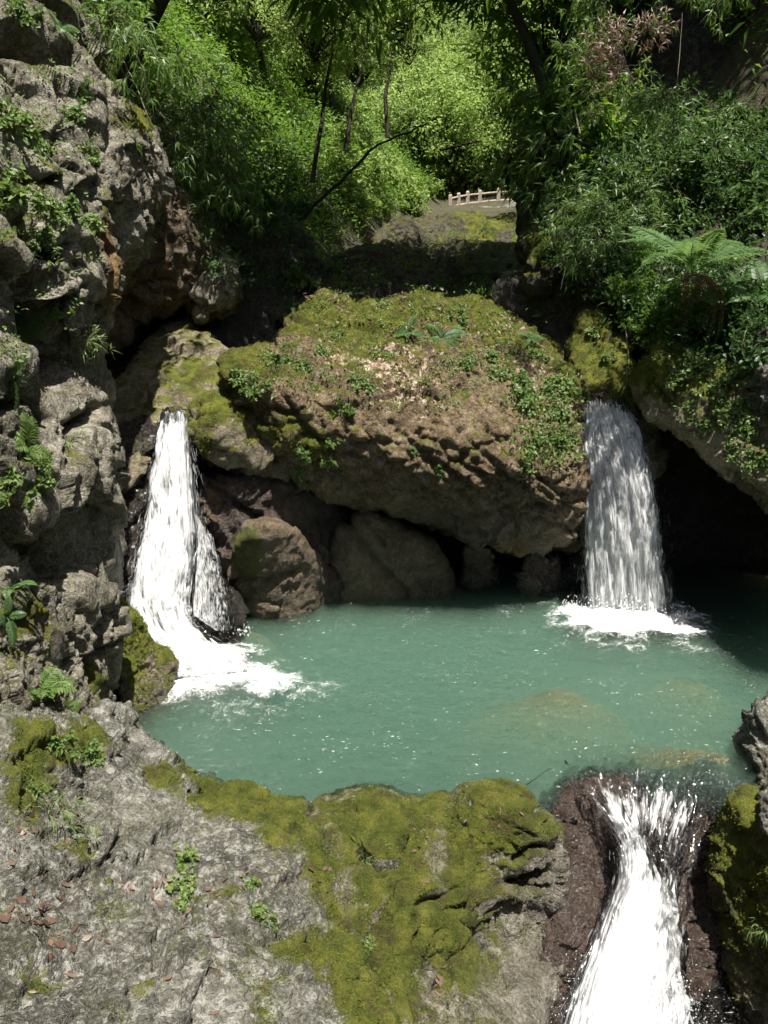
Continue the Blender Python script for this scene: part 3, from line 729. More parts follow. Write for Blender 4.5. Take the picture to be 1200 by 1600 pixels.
rock("rock", [(1120,1290),(1165,1228),(1192,1256),(1330,1290),(1330,1740),(1190,1740),(1155,1590),(1142,1520),(1112,1440),(1104,1370)],
     [(1165,1240,7.4),(1120,1400,7.35),(1180,1400,7.0),(1200,1600,6.4),(1270,1400,6.5),(1160,1560,6.9),(1280,1700,5.6)], M['tan'],
     "steep rock shaggy with green moss on the far side of the lowest waterfall", "rock", thick=1.8, rnd=.25, step=2.4, amp=.07, freq=2, seed=65, moss=.7, moss_up=-.1, blocks=(2, .05, .02), facet=.06,
     spots=[('m',1150,1330,40,90,.6),('m',1180,1430,40,60,.4),('w',1130,1480,25,120,.5),('m',1190,1600,60,80,-.5)])

# ------------------------------------------------------------------ water
def z0(u, v, z=0.0):
    a, b, g = ray(u, v); t = (z - CAM_H) / g
    return np.array([a * t, b * t])

def water_material():
    k = NT("pool_water")
    g = k.n("NewGeometry")
    co = g.outputs["Position"]
    at = k.n("Attribute", attribute_name="foam")
    mp = k.n("Mapping", {0: co}); mp.inputs[3].default_value = (1, 1.7, 1)
    n1 = k.noise(mp.outputs[0], 3.6, 3, .55, .8)
    n2 = k.noise(mp.outputs[0], 11, 3, .6, .5)
    h = k.math('ADD', n1, k.math('ADD', k.math('MULTIPLY', n2, .42), k.math('MULTIPLY', k.math('POWER', k.noise(mp.outputs[0], 21, 2, .6, .4), 2.0), .32)))
    bp = k.n("Bump", {"Height": h, "Strength": 1.0, "Distance": .27})
    fr = k.n("Fresnel", {"IOR": 1.38, "Normal": bp})
    gl = k.n("BsdfGlossy", {"Color": (1, 1, 1), "Roughness": .15, "Normal": bp})
    body = k.n("MixShader", {0: fr, 1: k.n("BsdfTransparent", {0: (.93, .97, .96)}), 2: gl})
    f1 = k.noise(co, 9, 6, .72, .6); f2 = k.noise(co, 38, 4, .75)
    fm = k.math('ADD', at.outputs["Fac"], k.math('ADD', k.math('MULTIPLY', k.math('SUBTRACT', f1, .5), 1.1), k.math('MULTIPLY', k.math('SUBTRACT', f2, .5), .9)))
    fm = k.step(fm, .32, 1.02)
    fl = k.n("Mapping", {0: co}); fl.inputs[3].default_value = (13, 38, 1)
    fl2 = k.noise(co, 1.1, 3, .6)
    glint_flecks = k.step(k.math('ADD', k.noise(fl.outputs[0], 1.0, 3, .6, .6), k.math('MULTIPLY', k.math('SUBTRACT', fl2, .5), .30)), .665, .74)  # white dashes painted on the surface as sun glints, with some foam flecks
    fm = k.math('MAXIMUM', fm, k.math('MULTIPLY', glint_flecks, .6))
    fb = k.n("Bump", {"Height": k.math('ADD', f1, k.math('MULTIPLY', f2, .5)), "Strength": .7, "Distance": .05})
    white = k.n("BsdfPrincipled", {"Base Color": (.88, .90, .90), "Roughness": .5, "Normal": fb})
    sh = k.n("MixShader", {0: fm, 1: body, 2: white})
    k.set(k.out.inputs[0], sh)
    sc_ = k.n("VolumeScatter", {"Color": (.50, .73, .57), "Density": .95, "Anisotropy": .2})
    ab = k.n("VolumeAbsorption", {"Color": (.22, .52, .41), "Density": 1.15})
    k.set(k.out.inputs[1], k.n("AddShader", {0: sc_, 1: ab}))
    return k.m

POOL = [z0(*p) for p in [(150,1150),(150,1000),(200,930),(330,900),(420,890),(560,880),(760,875),(930,880),(1100,885),(1330,920),(1500,1000),(1500,1260),(1250,1260),(1180,1230),(1120,1206),(1050,1203),(1000,1198),(955,1199),(915,1208),(886,1222),(850,1262),(760,1268),(640,1290),(500,1310),(400,1290),(300,1250),(220,1190)]]
def pool_sheet():
    px = np.array(POOL)
    cell = .045
    xs = np.arange(px[:, 0].min(), px[:, 0].max(), cell); ys = np.arange(px[:, 1].min(), px[:, 1].max(), cell)
    Xp, Yp = np.meshgrid(xs, ys, indexing='ij')
    sd = poly_sd(Xp, Yp, px)
    p = np.stack([Xp.ravel() * 1.0, Yp.ravel() * 1.35, 0 * Xp.ravel()], -1)
    z = (.022 * fbm(p * 1.6, 3, 71) + .014 * fbm(p * 5.0 + 3, 2, 72)).reshape(Xp.shape)
    foam = np.zeros(Xp.shape)
    nz = fbm(p * 2.2, 3, 75).reshape(Xp.shape)
    def ring(u, v, rx, ry, val, wave, pw=2.0):
        nonlocal foam, z
        c = z0(u, v)
        r = np.sqrt(((Xp - c[0]) / rx) ** 2 + ((Yp - c[1]) / ry) ** 2)
        foam = np.maximum(foam, val * np.exp(-np.maximum(r + nz * .7, 0) ** pw))
        z = z + wave * np.sin(r * 7 + nz * 3) * np.exp(-(r / 2.2) ** 2)
        z = z + .05 * np.exp(-(r * 1.3) ** 4) * (.6 + 1.4 * np.abs(fbm(p * 4.5, 3, 77).reshape(Xp.shape)))
    ring(983, 966, 1.15, .78, 1.5, .03, 2.2)
    ring(988, 985, 1.7, 1.0, .55, .012)
    ring(255, 1000, .75, .85, 1.5, .02, 3)
    ring(300, 1032, .95, .75, 1.35, .02, 3)
    ring(350, 1055, .75, .5, 1.1, .012)
    ring(420, 1070, .85, .5, .75, .01)
    ring(470, 1080, .9, .55, .45, .008)
    ring(370, 1105, 1.0, .6, .40, .006)
    ring(300, 1075, .8, .5, .7, .01)
    lip = np.exp(-((Yp - 8.05) / .25) ** 2) * sstep(1.6, 2.2, Xp) * (1 - sstep(3.3, 3.8, Xp))
    z = z - .03 * lip
    idx = np.full(Xp.shape, -1); keep_c = (sd[:-1, :-1] < 0)
    used = np.zeros(Xp.shape, bool)
    for a in (0, 1):
        for b in (0, 1):
            used[a:Xp.shape[0]-1+a, b:Xp.shape[1]-1+b] |= keep_c
    n = used.sum(); idx[used] = np.arange(n)
    top = np.stack([Xp[used], Yp[used], z[used]], -1)
    bot = np.stack([Xp[used], Yp[used], np.full(n, -2.4)], -1)
    ci, cj = np.nonzero(keep_c)
    q = np.stack([idx[ci, cj], idx[ci+1, cj], idx[ci+1, cj+1], idx[ci, cj+1]], -1)
    kc = np.pad(keep_c, 1)
    sides = []
    for (di, dj, e0, e1) in [(-1,0,(0,1),(0,0)), (1,0,(1,0),(1,1)), (0,-1,(0,0),(1,0)), (0,1,(1,1),(0,1))]:
        b = ~kc[ci+1+di, cj+1+dj]
        A = idx[ci[b]+e0[0], cj[b]+e0[1]]; B = idx[ci[b]+e1[0], cj[b]+e1[1]]
        sides.append(np.stack([A, A + n, B + n, B], -1))
    faces = np.concatenate([q, q[:, ::-1] + n] + sides)
    return mesh_np("water", np.concatenate([top, bot]), faces, water_material(), True, {"foam": np.concatenate([foam[used], np.zeros(n)])})
water = add("water", pool_sheet(), kind="structure")

def white_material(name, col=(.90, .92, .94), tr=.45, clear=.35):
    k = NT(name)
    b = k.n("BsdfPrincipled", {"Base Color": col, "Roughness": .3})
    t = k.n("BsdfTranslucent", {"Color": col})
    s_ = k.n("MixShader", {0: tr, 1: b, 2: t})
    k.set(k.out.inputs[0], k.n("MixShader", {0: clear, 1: s_, 2: k.n("BsdfTransparent")}))
    return k.m
M['white'] = white_material("white_water")

def sheet_material(name, fu, fv, gain=1.3):
    """fast water: white streaks drawn out along the flow, clear water between them"""
    k = NT(name)
    uv = k.n("TexCoord").outputs["UV"]
    at = k.n("Attribute", attribute_name="white")
    mp = k.n("Mapping", {0: uv}); mp.inputs[3].default_value = (fu, fv, 1)
    mp2 = k.n("Mapping", {0: uv}); mp2.inputs[3].default_value = (fu * 3.5, fv * 3.0, 1)
    n1 = k.noise(mp.outputs[0], 1.0, 5, .65, .5); n2 = k.noise(mp2.outputs[0], 1.0, 4, .65, .3)
    f = k.math('ADD', k.math('MULTIPLY', k.math('SUBTRACT', n1, .5), 1.5), k.math('MULTIPLY', k.math('SUBTRACT', n2, .5), 1.0))
    m = k.step(k.math('ADD', f, k.math('MULTIPLY', at.outputs["Fac"], gain)), .38, .85)
    bp = k.n("Bump", {"Height": k.math('ADD', n1, k.math('MULTIPLY', n2, .6)), "Strength": .8, "Distance": .05})
    bq = k.n("Bump", {"Height": n1, "Strength": .3, "Distance": .03})
    fr = k.n("Fresnel", {"IOR": 1.33, "Normal": bq})
    gl = k.n("BsdfGlossy", {"Color": (1, 1, 1), "Roughness": .06, "Normal": bq})
    clear = k.n("MixShader", {0: fr, 1: k.n("BsdfTransparent", {0: (.98, .985, .985)}), 2: gl})
    wh = k.n("MixShader", {0: .45, 1: k.n("BsdfPrincipled", {"Base Color": (.94, .95, .96), "Roughness": .35, "Normal": bp}), 2: k.n("BsdfTranslucent", {"Color": (.94, .95, .96)})})
    k.set(k.out.inputs[0], k.n("MixShader", {0: m, 1: clear, 2: wh}))
    return k.m

def cat_interp(arr, t):
    """Catmull-Rom along axis 0 of arr at t in 0..1"""
    n = len(arr) - 1
    x = np.clip(t, 0, 1) * n
    i = np.minimum(np.floor(x).astype(int), n - 1); f = (x - i)
    f = f.reshape(f.shape + (1,) * (arr.ndim - 1))
    g = lambda k: arr[np.clip(i + k, 0, n)]
    a, b, c, d = g(-1), g(0), g(1), g(2)
    return .5 * (2 * b + (c - a) * f + (2 * a - 5 * b + 4 * c - d) * f ** 2 + (3 * b - a - 3 * c + d) * f ** 3)

class Flow:
    """a band of running water: guide lines from one bank to the other"""
    def __init__(self, guides):
        self.G = np.array([[P(*p) for p in g] for g in guides])          # guides x points x 3
    def at(self, s, t):
        s = np.asarray(s, float); t = np.asarray(t, float)
        ga = np.transpose(self.G, (1, 0, 2))
        rows = cat_interp(ga, t)                                          # n x guides x 3
        m = self.G.shape[0] - 1
        x = np.clip(s, 0, 1) * m; i = np.minimum(np.floor(x).astype(int), m - 1); f = (x - i)[:, None]
        k = np.arange(len(s))
        return rows[k, i] * (1 - f) + rows[k, i + 1] * f
    def sheet(self, name, mat, ns, nt, white, lift=0.0, rough=.03, seed=0, parent=None, s0=0., s1=1., t0=0., t1=1.):
        S, T = np.meshgrid(np.linspace(s0, s1, ns), np.linspace(t0, t1, nt), indexing='ij')
        p = self.at(S.ravel(), T.ravel())
        idx = np.arange(ns * nt).reshape(ns, nt)
        q = np.stack([idx[:-1, :-1], idx[:-1, 1:], idx[1:, 1:], idx[1:, :-1]], -1).reshape(-1, 4)
        N = vnormals(p, q)
        if N[:, 1].mean() > 0: N = -N; q = q[:, ::-1]
        d = lift + rough * (1.4 * fbm(np.stack([S.ravel() * 16, T.ravel() * 5, S.ravel() * 0 + seed], -1), 3, 81 + seed) + .8 * fbm(np.stack([S.ravel() * 45, T.ravel() * 14, S.ravel() * 0 + seed], -1), 2, 85 + seed))
        p = p + N * d[:, None]
        back = p - N * .02
        n = len(p)
        uv = np.stack([S.ravel(), T.ravel()], -1)
        w = white(S.ravel(), T.ravel())
        me = mesh_np(name, p, q, mat, True, {"white": w}, uv)
        return add(name, me, parent)
    def streaks(self, name, mat, n, dens, length, width, seed=0, parent=None, off=(.0, .05), tmin=0., tmax=1., jit=.02, grow=0.):
        r = np.random.default_rng(seed)
        s = r.random(n * 6); t = tmin + (tmax - tmin) * r.random(n * 6)
        keep = r.random(n * 6) < dens(s, t)
        s, t = s[keep][:n], t[keep][:n]; n = len(s)
        L = length[0] + (length[1] - length[0]) * r.random(n) ** 1.6
        tot = np.linalg.norm(np.diff(self.G[len(self.G) // 2], axis=0), axis=1).sum()
        dt = L / tot
        K = 5
        tt = t[:, None] + dt[:, None] * np.linspace(-.5, .5, K)[None]
        ss = s[:, None] + (r.random((n, 1)) - .5) * .03 * np.linspace(-1, 1, K)[None]
        pts = self.at(ss.ravel(), np.clip(tt, 0, 1).ravel()).reshape(n, K, 3)
        fall = np.clip(tt, 0, 1)[..., None]
        pts = pts + (r.standard_normal((n, 1, 3)) * jit) * (1 + grow * fall)
        pts[:, :, 1] -= (off[0] + (off[1] - off[0]) * r.random((n, 1)))
        w = (width[0] + (width[1] - width[0]) * r.random(n) ** 2)[:, None] * np.array([0, .8, 1, .75, 0])[None]
        a = r.random(n) * 6.28
        rings = []
        for c in range(3):
            an = a + c * 2.094
            o = np.stack([np.cos(an), .5 * np.sin(an), .25 * np.sin(an)], -1)
            rings.append(pts + o[:, None, :] * w[..., None] * .5)
        V = np.stack(rings, 2).reshape(-1, 3)                              # n, K, 3
        base = (np.arange(n) * K * 3)[:, None, None, None]
        kk = np.arange(K - 1)[None, :, None, None] * 3
        c = np.arange(3)[None, None, :, None]
        c2 = (np.arange(3) + 1)[None, None, :, None] % 3
        q = np.concatenate([base + kk + c, base + kk + c2, base + kk + 3 + c2, base + kk + 3 + c], -1).reshape(-1, 4)
        return add(name, mesh_np(name, V, q, mat, True), parent, kind="stuff")

OCT = np.array([[1,0,0],[0,1,0],[-1,0,0],[0,-1,0],[0,0,1],[0,0,-1]], float)
OCF = np.array([[0,1,4],[1,2,4],[2,3,4],[3,0,4],[1,0,5],[2,1,5],[3,2,5],[0,3,5]])
def droplets(name, centres, radii, parent, mat, tall=1.6):
    n = len(centres)
    V = (centres[:, None, :] + OCT[None] * radii[:, None, None] * np.array([1, 1, tall])).reshape(-1, 3)
    Fc = (OCF[None] + (np.arange(n) * 6)[:, None, None]).reshape(-1, 3)
    return add(name, mesh_np(name, V, Fc, mat, True), parent, kind="stuff")

def waterfall(label, loc):
    return add("waterfall", None, label=label, cat="waterfall", loc=None)

# free-falling waterfall
wf = waterfall("free-falling white waterfall dropping into the pool in front of the black cave", None)
F1 = Flow([[(920,634,14.2),(914,652,13.9),(909,705,13.62),(910,780,13.45),(914,860,13.38),(917,958,13.3)],
           [(932,628,14.2),(930,646,13.85),(931,705,13.5),(936,780,13.3),(940,860,13.2),(944,960,13.1)],
           [(945,628,14.1),(948,645,13.75),(960,705,13.35),(970,780,13.15),(976,860,13.05),(982,964,12.95)],
           [(956,632,14.0),(964,650,13.65),(984,705,13.3),(999,780,13.1),(1007,860,13.0),(1012,964,12.9)],
           [(964,638,13.95),(976,658,13.65),(1002,710,13.35),(1022,780,13.15),(1032,860,13.05),(1041,958,12.98)]])
M['sheet1'] = sheet_material("falling_water_sheet", 24, 7, 1.0)
M['sheet1b'] = sheet_material("falling_water_veil", 44, 11, 1.0)
edge1 = lambda s: np.minimum(sstep(-.02, .12, s), sstep(-.02, .12, 1 - s))
F1.sheet("water_sheet", M['sheet1'], 60, 120, lambda s, t: (np.where(t < .2, .2 + sstep(.0, .14, t) * .95, 1.35 - .4 * t)) * edge1(s), parent=wf, rough=.06, seed=1)
for k_, (lf, gain) in enumerate([(-.10, .95), (.10, .85), (.20, .7)]):
    F1.sheet("water_veil", M['sheet1b'], 60, 120, lambda s, t: gain * sstep(.05, .25, t) * (1 - .15 * t) * edge1(s), parent=wf, rough=.10, seed=4 + k_, lift=lf, s0=-0., t0=.08)
F1.streaks("streaks", M['white'], 2600, lambda s, t: (1.0 - .3 * t) * (.35 + .65 * np.sin(s * 31 + 2 * np.sin(s * 9)) ** 2), (.04, .16), (.003, .009), 91, wf, off=(-.12, .2), tmin=.14, jit=.035, grow=1.2)
F1.streaks("fringe_streaks", M['white'], 800, lambda s, t: np.where((s < .08) | (s > .9), 1.0, .03), (.03, .12), (.002, .007), 92, wf, off=(-.1, .12), tmin=.2, jit=.08, grow=1.0)
r_ = np.random.default_rng(3)
c0 = z0(978, 958)
n_ = 1500
ang = r_.random(n_) * 6.283; rad = r_.random(n_) ** .7
hgt = .42 * r_.random(n_) ** 2.6 * (1 - rad * .6)
droplets("spray", np.stack([c0[0] + np.cos(ang) * rad * 1.15, c0[1] + np.sin(ang) * rad * .8, .02 + hgt], -1), .005 + .011 * r_.random(n_) ** 2, wf, M['white'])

# sliding waterfall
wf = waterfall("bright white waterfall sliding down black wet rock beside the tall cliff", None)
F2 = Flow([[(262,646,12.62),(252,700,12.3),(236,790,11.95),(216,880,11.45),(200,945,11.1),(212,1000,10.8),(262,1060,10.25)],
           [(270,644,12.6),(262,700,12.25),(252,790,11.85),(238,880,11.4),(230,950,11.05),(250,1005,10.7),(310,1062,10.25)],
           [(281,642,12.58),(279,700,12.2),(276,790,11.8),(268,880,11.35),(262,950,11.05),(288,1005,10.75),(350,1058,10.3)],
           [(292,644,12.58),(299,710,12.2),(308,800,11.85),(304,885,11.5),(292,955,11.25),(320,1000,10.95),(395,1050,10.4)]])
M['sheet2'] = sheet_material("sliding_water_sheet", 12, 8, 2.8)
M['sheet2b'] = sheet_material("sliding_water_veil", 22, 9, 1.0)
edge2 = lambda s: np.minimum(sstep(-.03, .22, s), sstep(-.03, .22, 1 - s))
F2.sheet("water_sheet", M['sheet2'], 60, 160, lambda s, t: sstep(-.02, .12, t) * edge2(s), parent=wf, rough=.10, seed=2, lift=.04)
F2.sheet("water_veil", M['sheet2b'], 60, 160, lambda s, t: .75 * sstep(.0, .12, t) * edge2(s), parent=wf, rough=.14, seed=12, lift=.12)
F2.sheet("water_veil", M['sheet2b'], 60, 160, lambda s, t: .55 * sstep(.0, .12, t) + 0 * s, parent=wf, rough=.12, seed=13, lift=.02)
F2.streaks("streaks", M['white'], 1200, lambda s, t: .35 + .65 * t, (.05, .2), (.003, .010), 93, wf, off=(-.05, .16), tmin=.02, jit=.05, grow=1.0)
F2.streaks("fringe_streaks", M['white'], 1100, lambda s, t: np.where((s < .10) | (s > .9), 1.0, .02), (.04, .16), (.002, .007), 94, wf, off=(-.05, .08), tmin=.05, jit=.06, grow=.8)
F2b = Flow([[(304,800,11.85),(308,850,11.7),(304,900,11.5),(300,960,11.3)], [(322,830,11.8),(330,880,11.65),(335,930,11.55),(336,985,11.4)], [(338,880,11.8),(352,920,11.75),(362,950,11.72),(368,985,11.65)]])
F2b.sheet("water_veil", M['sheet2b'], 40, 60, lambda s, t: .8 * (1 - .55 * s) * sstep(-.1, .3, 1 - s), parent=wf, rough=.05, seed=15, lift=.05)
F2b.streaks("veil_streaks", M['white'], 160, lambda s, t: .8 - .5 * s, (.04, .18), (.003, .008), 95, wf, off=(0, .12), jit=.05)
cc = []
for (u, v, rx, ry, n_) in [(245, 1000, .5, .5, 900), (300, 1035, .9, .5, 1100), (350, 990, .5, .3, 260)]:
    c = z0(u, v); a = r_.random(n_) * 6.283; q = r_.random(n_) ** .6
    cc.append(np.stack([c[0] + np.cos(a) * q * rx, c[1] + np.sin(a) * q * ry, .02 + .45 * r_.random(n_) ** 2.4 * (1.1 - q)], -1))
cc = np.concatenate(cc)
droplets("spray", cc, .006 + .014 * r_.random(len(cc)) ** 2, wf, M['white'])

# lowest waterfall
wf = waterfall("lowest waterfall pouring out of the pool towards the viewer between mossy rocks", None)
F3 = Flow([[(872,1200,8.0),(886,1220,7.72),(912,1252,7.55),(950,1302,7.32),(962,1350,7.12),(940,1420,6.85),(908,1500,6.5),(868,1600,6.05),(840,1700,5.75)],
           [(918,1186,8.24),(925,1206,7.92),(945,1258,7.55),(974,1305,7.32),(984,1360,7.08),(974,1430,6.8),(958,1510,6.45),(938,1600,6.05),(925,1700,5.7)],
           [(1005,1176,8.42),(1005,1198,8.03),(1003,1250,7.68),(995,1310,7.36),(1003,1370,7.08),(1004,1440,6.8),(1000,1520,6.45),(990,1600,6.1),(985,1700,5.75)],
           [(1068,1178,8.4),(1060,1202,8.0),(1047,1260,7.7),(1032,1320,7.4),(1026,1380,7.14),(1026,1450,6.86),(1030,1520,6.55),(1040,1600,6.2),(1040,1700,5.85)],
           [(1130,1186,8.25),(1116,1210,7.92),(1102,1260,7.72),(1080,1320,7.48),(1058,1390,7.2),(1052,1460,6.92),(1056,1530,6.62),(1076,1600,6.35),(1092,1700,6.0)]])
M['sheet3'] = sheet_material("outlet_water_sheet", 20, 5, 1.7)
def w3(s, t):
    core = np.exp(-((s - .22 - .22 * t) / .20) ** 2)
    pn = fbm(np.stack([s * 5, t * 6, 0 * s], -1), 3, 44)
    w = .30 * sstep(.10, .26, t) + sstep(.40, .66, t) * (.42 + .38 * core) + core * sstep(.22, .46, t) * .55
    w = w - .25 * np.exp(-((s - .64) / .14) ** 2 - ((t - .44) / .12) ** 2) - .25 * np.exp(-((s - .42) / .08) ** 2 - ((t - .16) / .10) ** 2)
    w = w + .45 * pn * (1 - sstep(.75, 1, t))
    return np.maximum(w, 0) * np.minimum(sstep(-.03, .16, s), sstep(-.03, .16, 1 - s)) * sstep(.08, .2, t)
M['sheet3b'] = sheet_material("outlet_water_veil", 30, 8, 1.0)
F3.sheet("water_sheet", M['sheet3'], 100, 180, w3, parent=wf, rough=.09, seed=3, lift=.03)
F3.sheet("water_veil", M['sheet3b'], 100, 180, lambda s, t: .85 * (w3(s, t) - .1), parent=wf, rough=.09, seed=5, lift=.09, t0=.2)
F3.sheet("water_veil", M['sheet3b'], 100, 180, lambda s, t: .75 * (w3(s, t) - .1), parent=wf, rough=.12, seed=6, lift=.15, t0=.32)
F3.streaks("streaks", M['white'], 1500, lambda s, t: np.clip(w3(s, t) - .15, .01, 1) * sstep(.2, .5, t), (.03, .14), (.002, .007), 96, wf, off=(-.03, .12), tmin=.2, jit=.04, grow=1.5)
n_ = 2200
c = np.array([1.55, 5.9])
a = r_.random(n_) * 6.283; q = r_.random(n_) ** .6
sb = F3.at(r_.random(n_), .80 + .2 * r_.random(n_))
droplets("spray", sb + np.stack([r_.standard_normal(n_) * .16, r_.standard_normal(n_) * .12, .35 * r_.random(n_) ** 2], -1), .003 + .006 * r_.random(n_) ** 2, wf, M['white'])
# lower water that it falls into
def lower_pool():
    xs = np.linspace(.2, 5.4, 120); ys = np.linspace(3.2, 7.6, 100)
    Xp, Yp = np.meshgrid(xs, ys, indexing='ij')
    p = np.stack([Xp.ravel(), Yp.ravel(), 0 * Xp.ravel()], -1)
    z = (-2.15 + .05 * fbm(p * 1.6, 3, 55) + .03 * fbm(p * 6, 2, 56)).reshape(Xp.shape)
    foam = .95 * np.exp(-((Xp - 1.75) / .8) ** 2 - ((Yp - 5.9) / .9) ** 2) + .3 * np.exp(-((Xp - 2.6) / .8) ** 2 - ((Yp - 6.4) / .6) ** 2)
    idx = np.arange(Xp.size).reshape(Xp.shape)
    q = np.stack([idx[:-1, :-1], idx[1:, :-1], idx[1:, 1:], idx[:-1, 1:]], -1).reshape(-1, 4)
    m = water.data.materials[0].copy(); m.name = "lower_stream_water"
    for l in list(m.node_tree.links):
        if l.to_socket.name == "Volume": m.node_tree.links.remove(l)
    return mesh_np("stream_water", np.stack([Xp, Yp, z], -1).reshape(-1, 3), q, m, True, {"foam": foam.ravel()})
add("stream_water", lower_pool(), kind="structure")

# ------------------------------------------------------------------ plants: materials
M['leaf_mid'] = leaf_material("mid_green_leaf", [(.0, (.035, .085, .015)), (.45, (.072, .16, .022)), (.8, (.12, .22, .032)), (1., (.18, .28, .05))], .5)
M['leaf_bright'] = leaf_material("bright_green_leaf", [(.0, (.07, .145, .022)), (.5, (.145, .255, .045)), (1., (.26, .37, .085))], .60, (.54, .66, .22))
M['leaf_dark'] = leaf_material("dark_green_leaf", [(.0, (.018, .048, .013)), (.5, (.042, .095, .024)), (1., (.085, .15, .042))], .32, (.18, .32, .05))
M['bamboo'] = leaf_material("bamboo_leaf", [(.0, (.04, .09, .022)), (.5, (.085, .16, .04)), (.92, (.15, .22, .07)), (1., (.28, .25, .13))], .40, (.26, .42, .06))
M['fern'] = leaf_material("fern_leaf", [(.0, (.05, .11, .035)), (.6, (.09, .17, .06)), (1., (.13, .22, .07))], .40, (.28, .42, .10))
M['herb'] = leaf_material("herb_leaf", [(.0, (.06, .11, .028)), (.6, (.115, .18, .05)), (1., (.20, .25, .085))], .35, (.26, .40, .06))
M['dry'] = leaf_material("dead_leaf", [(.0, (.06, .036, .026)), (.5, (.15, .095, .068)), (1., (.33, .25, .185))], .2, (.35, .2, .1))
M['stem'] = simple_material("plant_stem", (.03, .03, .012), (.07, .06, .03), 9)
M['bark'] = simple_material("bark", (.018, .014, .010), (.06, .048, .034), 7, .9, .02)
M['dark_bark'] = simple_material("dark_bark", (.008, .007, .005), (.026, .021, .015), 7, .9, .02)
M['root'] = simple_material("pale_root", (.10, .09, .06), (.2, .17, .12), 9)

def norm(a):
    return a / (np.linalg.norm(a, axis=-1, keepdims=True) + 1e-9)

def leaf_faces(base, d, up, L, Wd, droop=.15, fine=False):
    """leaf blades: base points, directions, rough normals"""
    n = len(base)
    d = norm(d); side = norm(np.cross(d, up)); nr = np.cross(side, d)
    L = np.broadcast_to(L, n)[:, None]; Wd = np.broadcast_to(Wd, n)[:, None]
    tip = base + d * L - np.array([0, 0, 1]) * L * droop
    if not fine:
        mid = base + d * L * .42 + nr * L * .04
        V = np.stack([base, mid + side * Wd * .5, tip, mid - side * Wd * .5], 1).reshape(-1, 3)
        return V, np.arange(n * 4).reshape(n, 4)
    m1 = base + d * L * .28; m2 = base + d * L * .64 - np.array([0, 0, 1]) * L * droop * .4
    V = np.stack([base, m1 + side * Wd * .42 + nr * Wd * .12, m2 + side * Wd * .42 + nr * Wd * .12, tip, m2 - side * Wd * .42 + nr * Wd * .12, m1 - side * Wd * .42 + nr * Wd * .12, m1, m2], 1).reshape(-1, 3)
    b = (np.arange(n) * 8)[:, None]
    f4 = np.concatenate([b + np.array([[0, 6, 1, 1]])[:, :0].repeat(n, 0)] + [], 1) if False else None
    q = np.concatenate([b + np.array([1, 6, 7, 2]), b + np.array([6, 5, 4, 7])])
    t = np.concatenate([b + np.array([0, 6, 1]), b + np.array([0, 5, 6]), b + np.array([2, 7, 3]), b + np.array([7, 4, 3])])
    return V, [q, t]

def tubes(paths, radii, sides=4):
    """paths: list of (k,3) arrays, radii: list of (k,) arrays"""
    Vs, Fs, o = [], [], 0
    for p, r in zip(paths, radii):
        p = np.asarray(p, float); k = len(p)
        t = norm(np.gradient(p, axis=0))
        ref = np.where(np.abs(t[:, 2:3]) > .9, np.array([[1., 0, 0]]), np.array([[0, 0, 1.]]))
        a = norm(np.cross(t, ref)); b = np.cross(t, a)
        an = np.arange(sides) * 2 * np.pi / sides
        ring = p[:, None] + (a[:, None] * np.cos(an)[None, :, None] + b[:, None] * np.sin(an)[None, :, None]) * np.asarray(r)[:, None, None]
        Vs.append(ring.reshape(-1, 3))
        i = np.arange(k - 1)[:, None] * sides + np.arange(sides)[None]
        j = np.arange(k - 1)[:, None] * sides + (np.arange(sides)[None] + 1) % sides
        Fs.append(np.stack([i, j, j + sides, i + sides], -1).reshape(-1, 4) + o)
        o += k * sides
    return np.concatenate(Vs), np.concatenate(Fs)

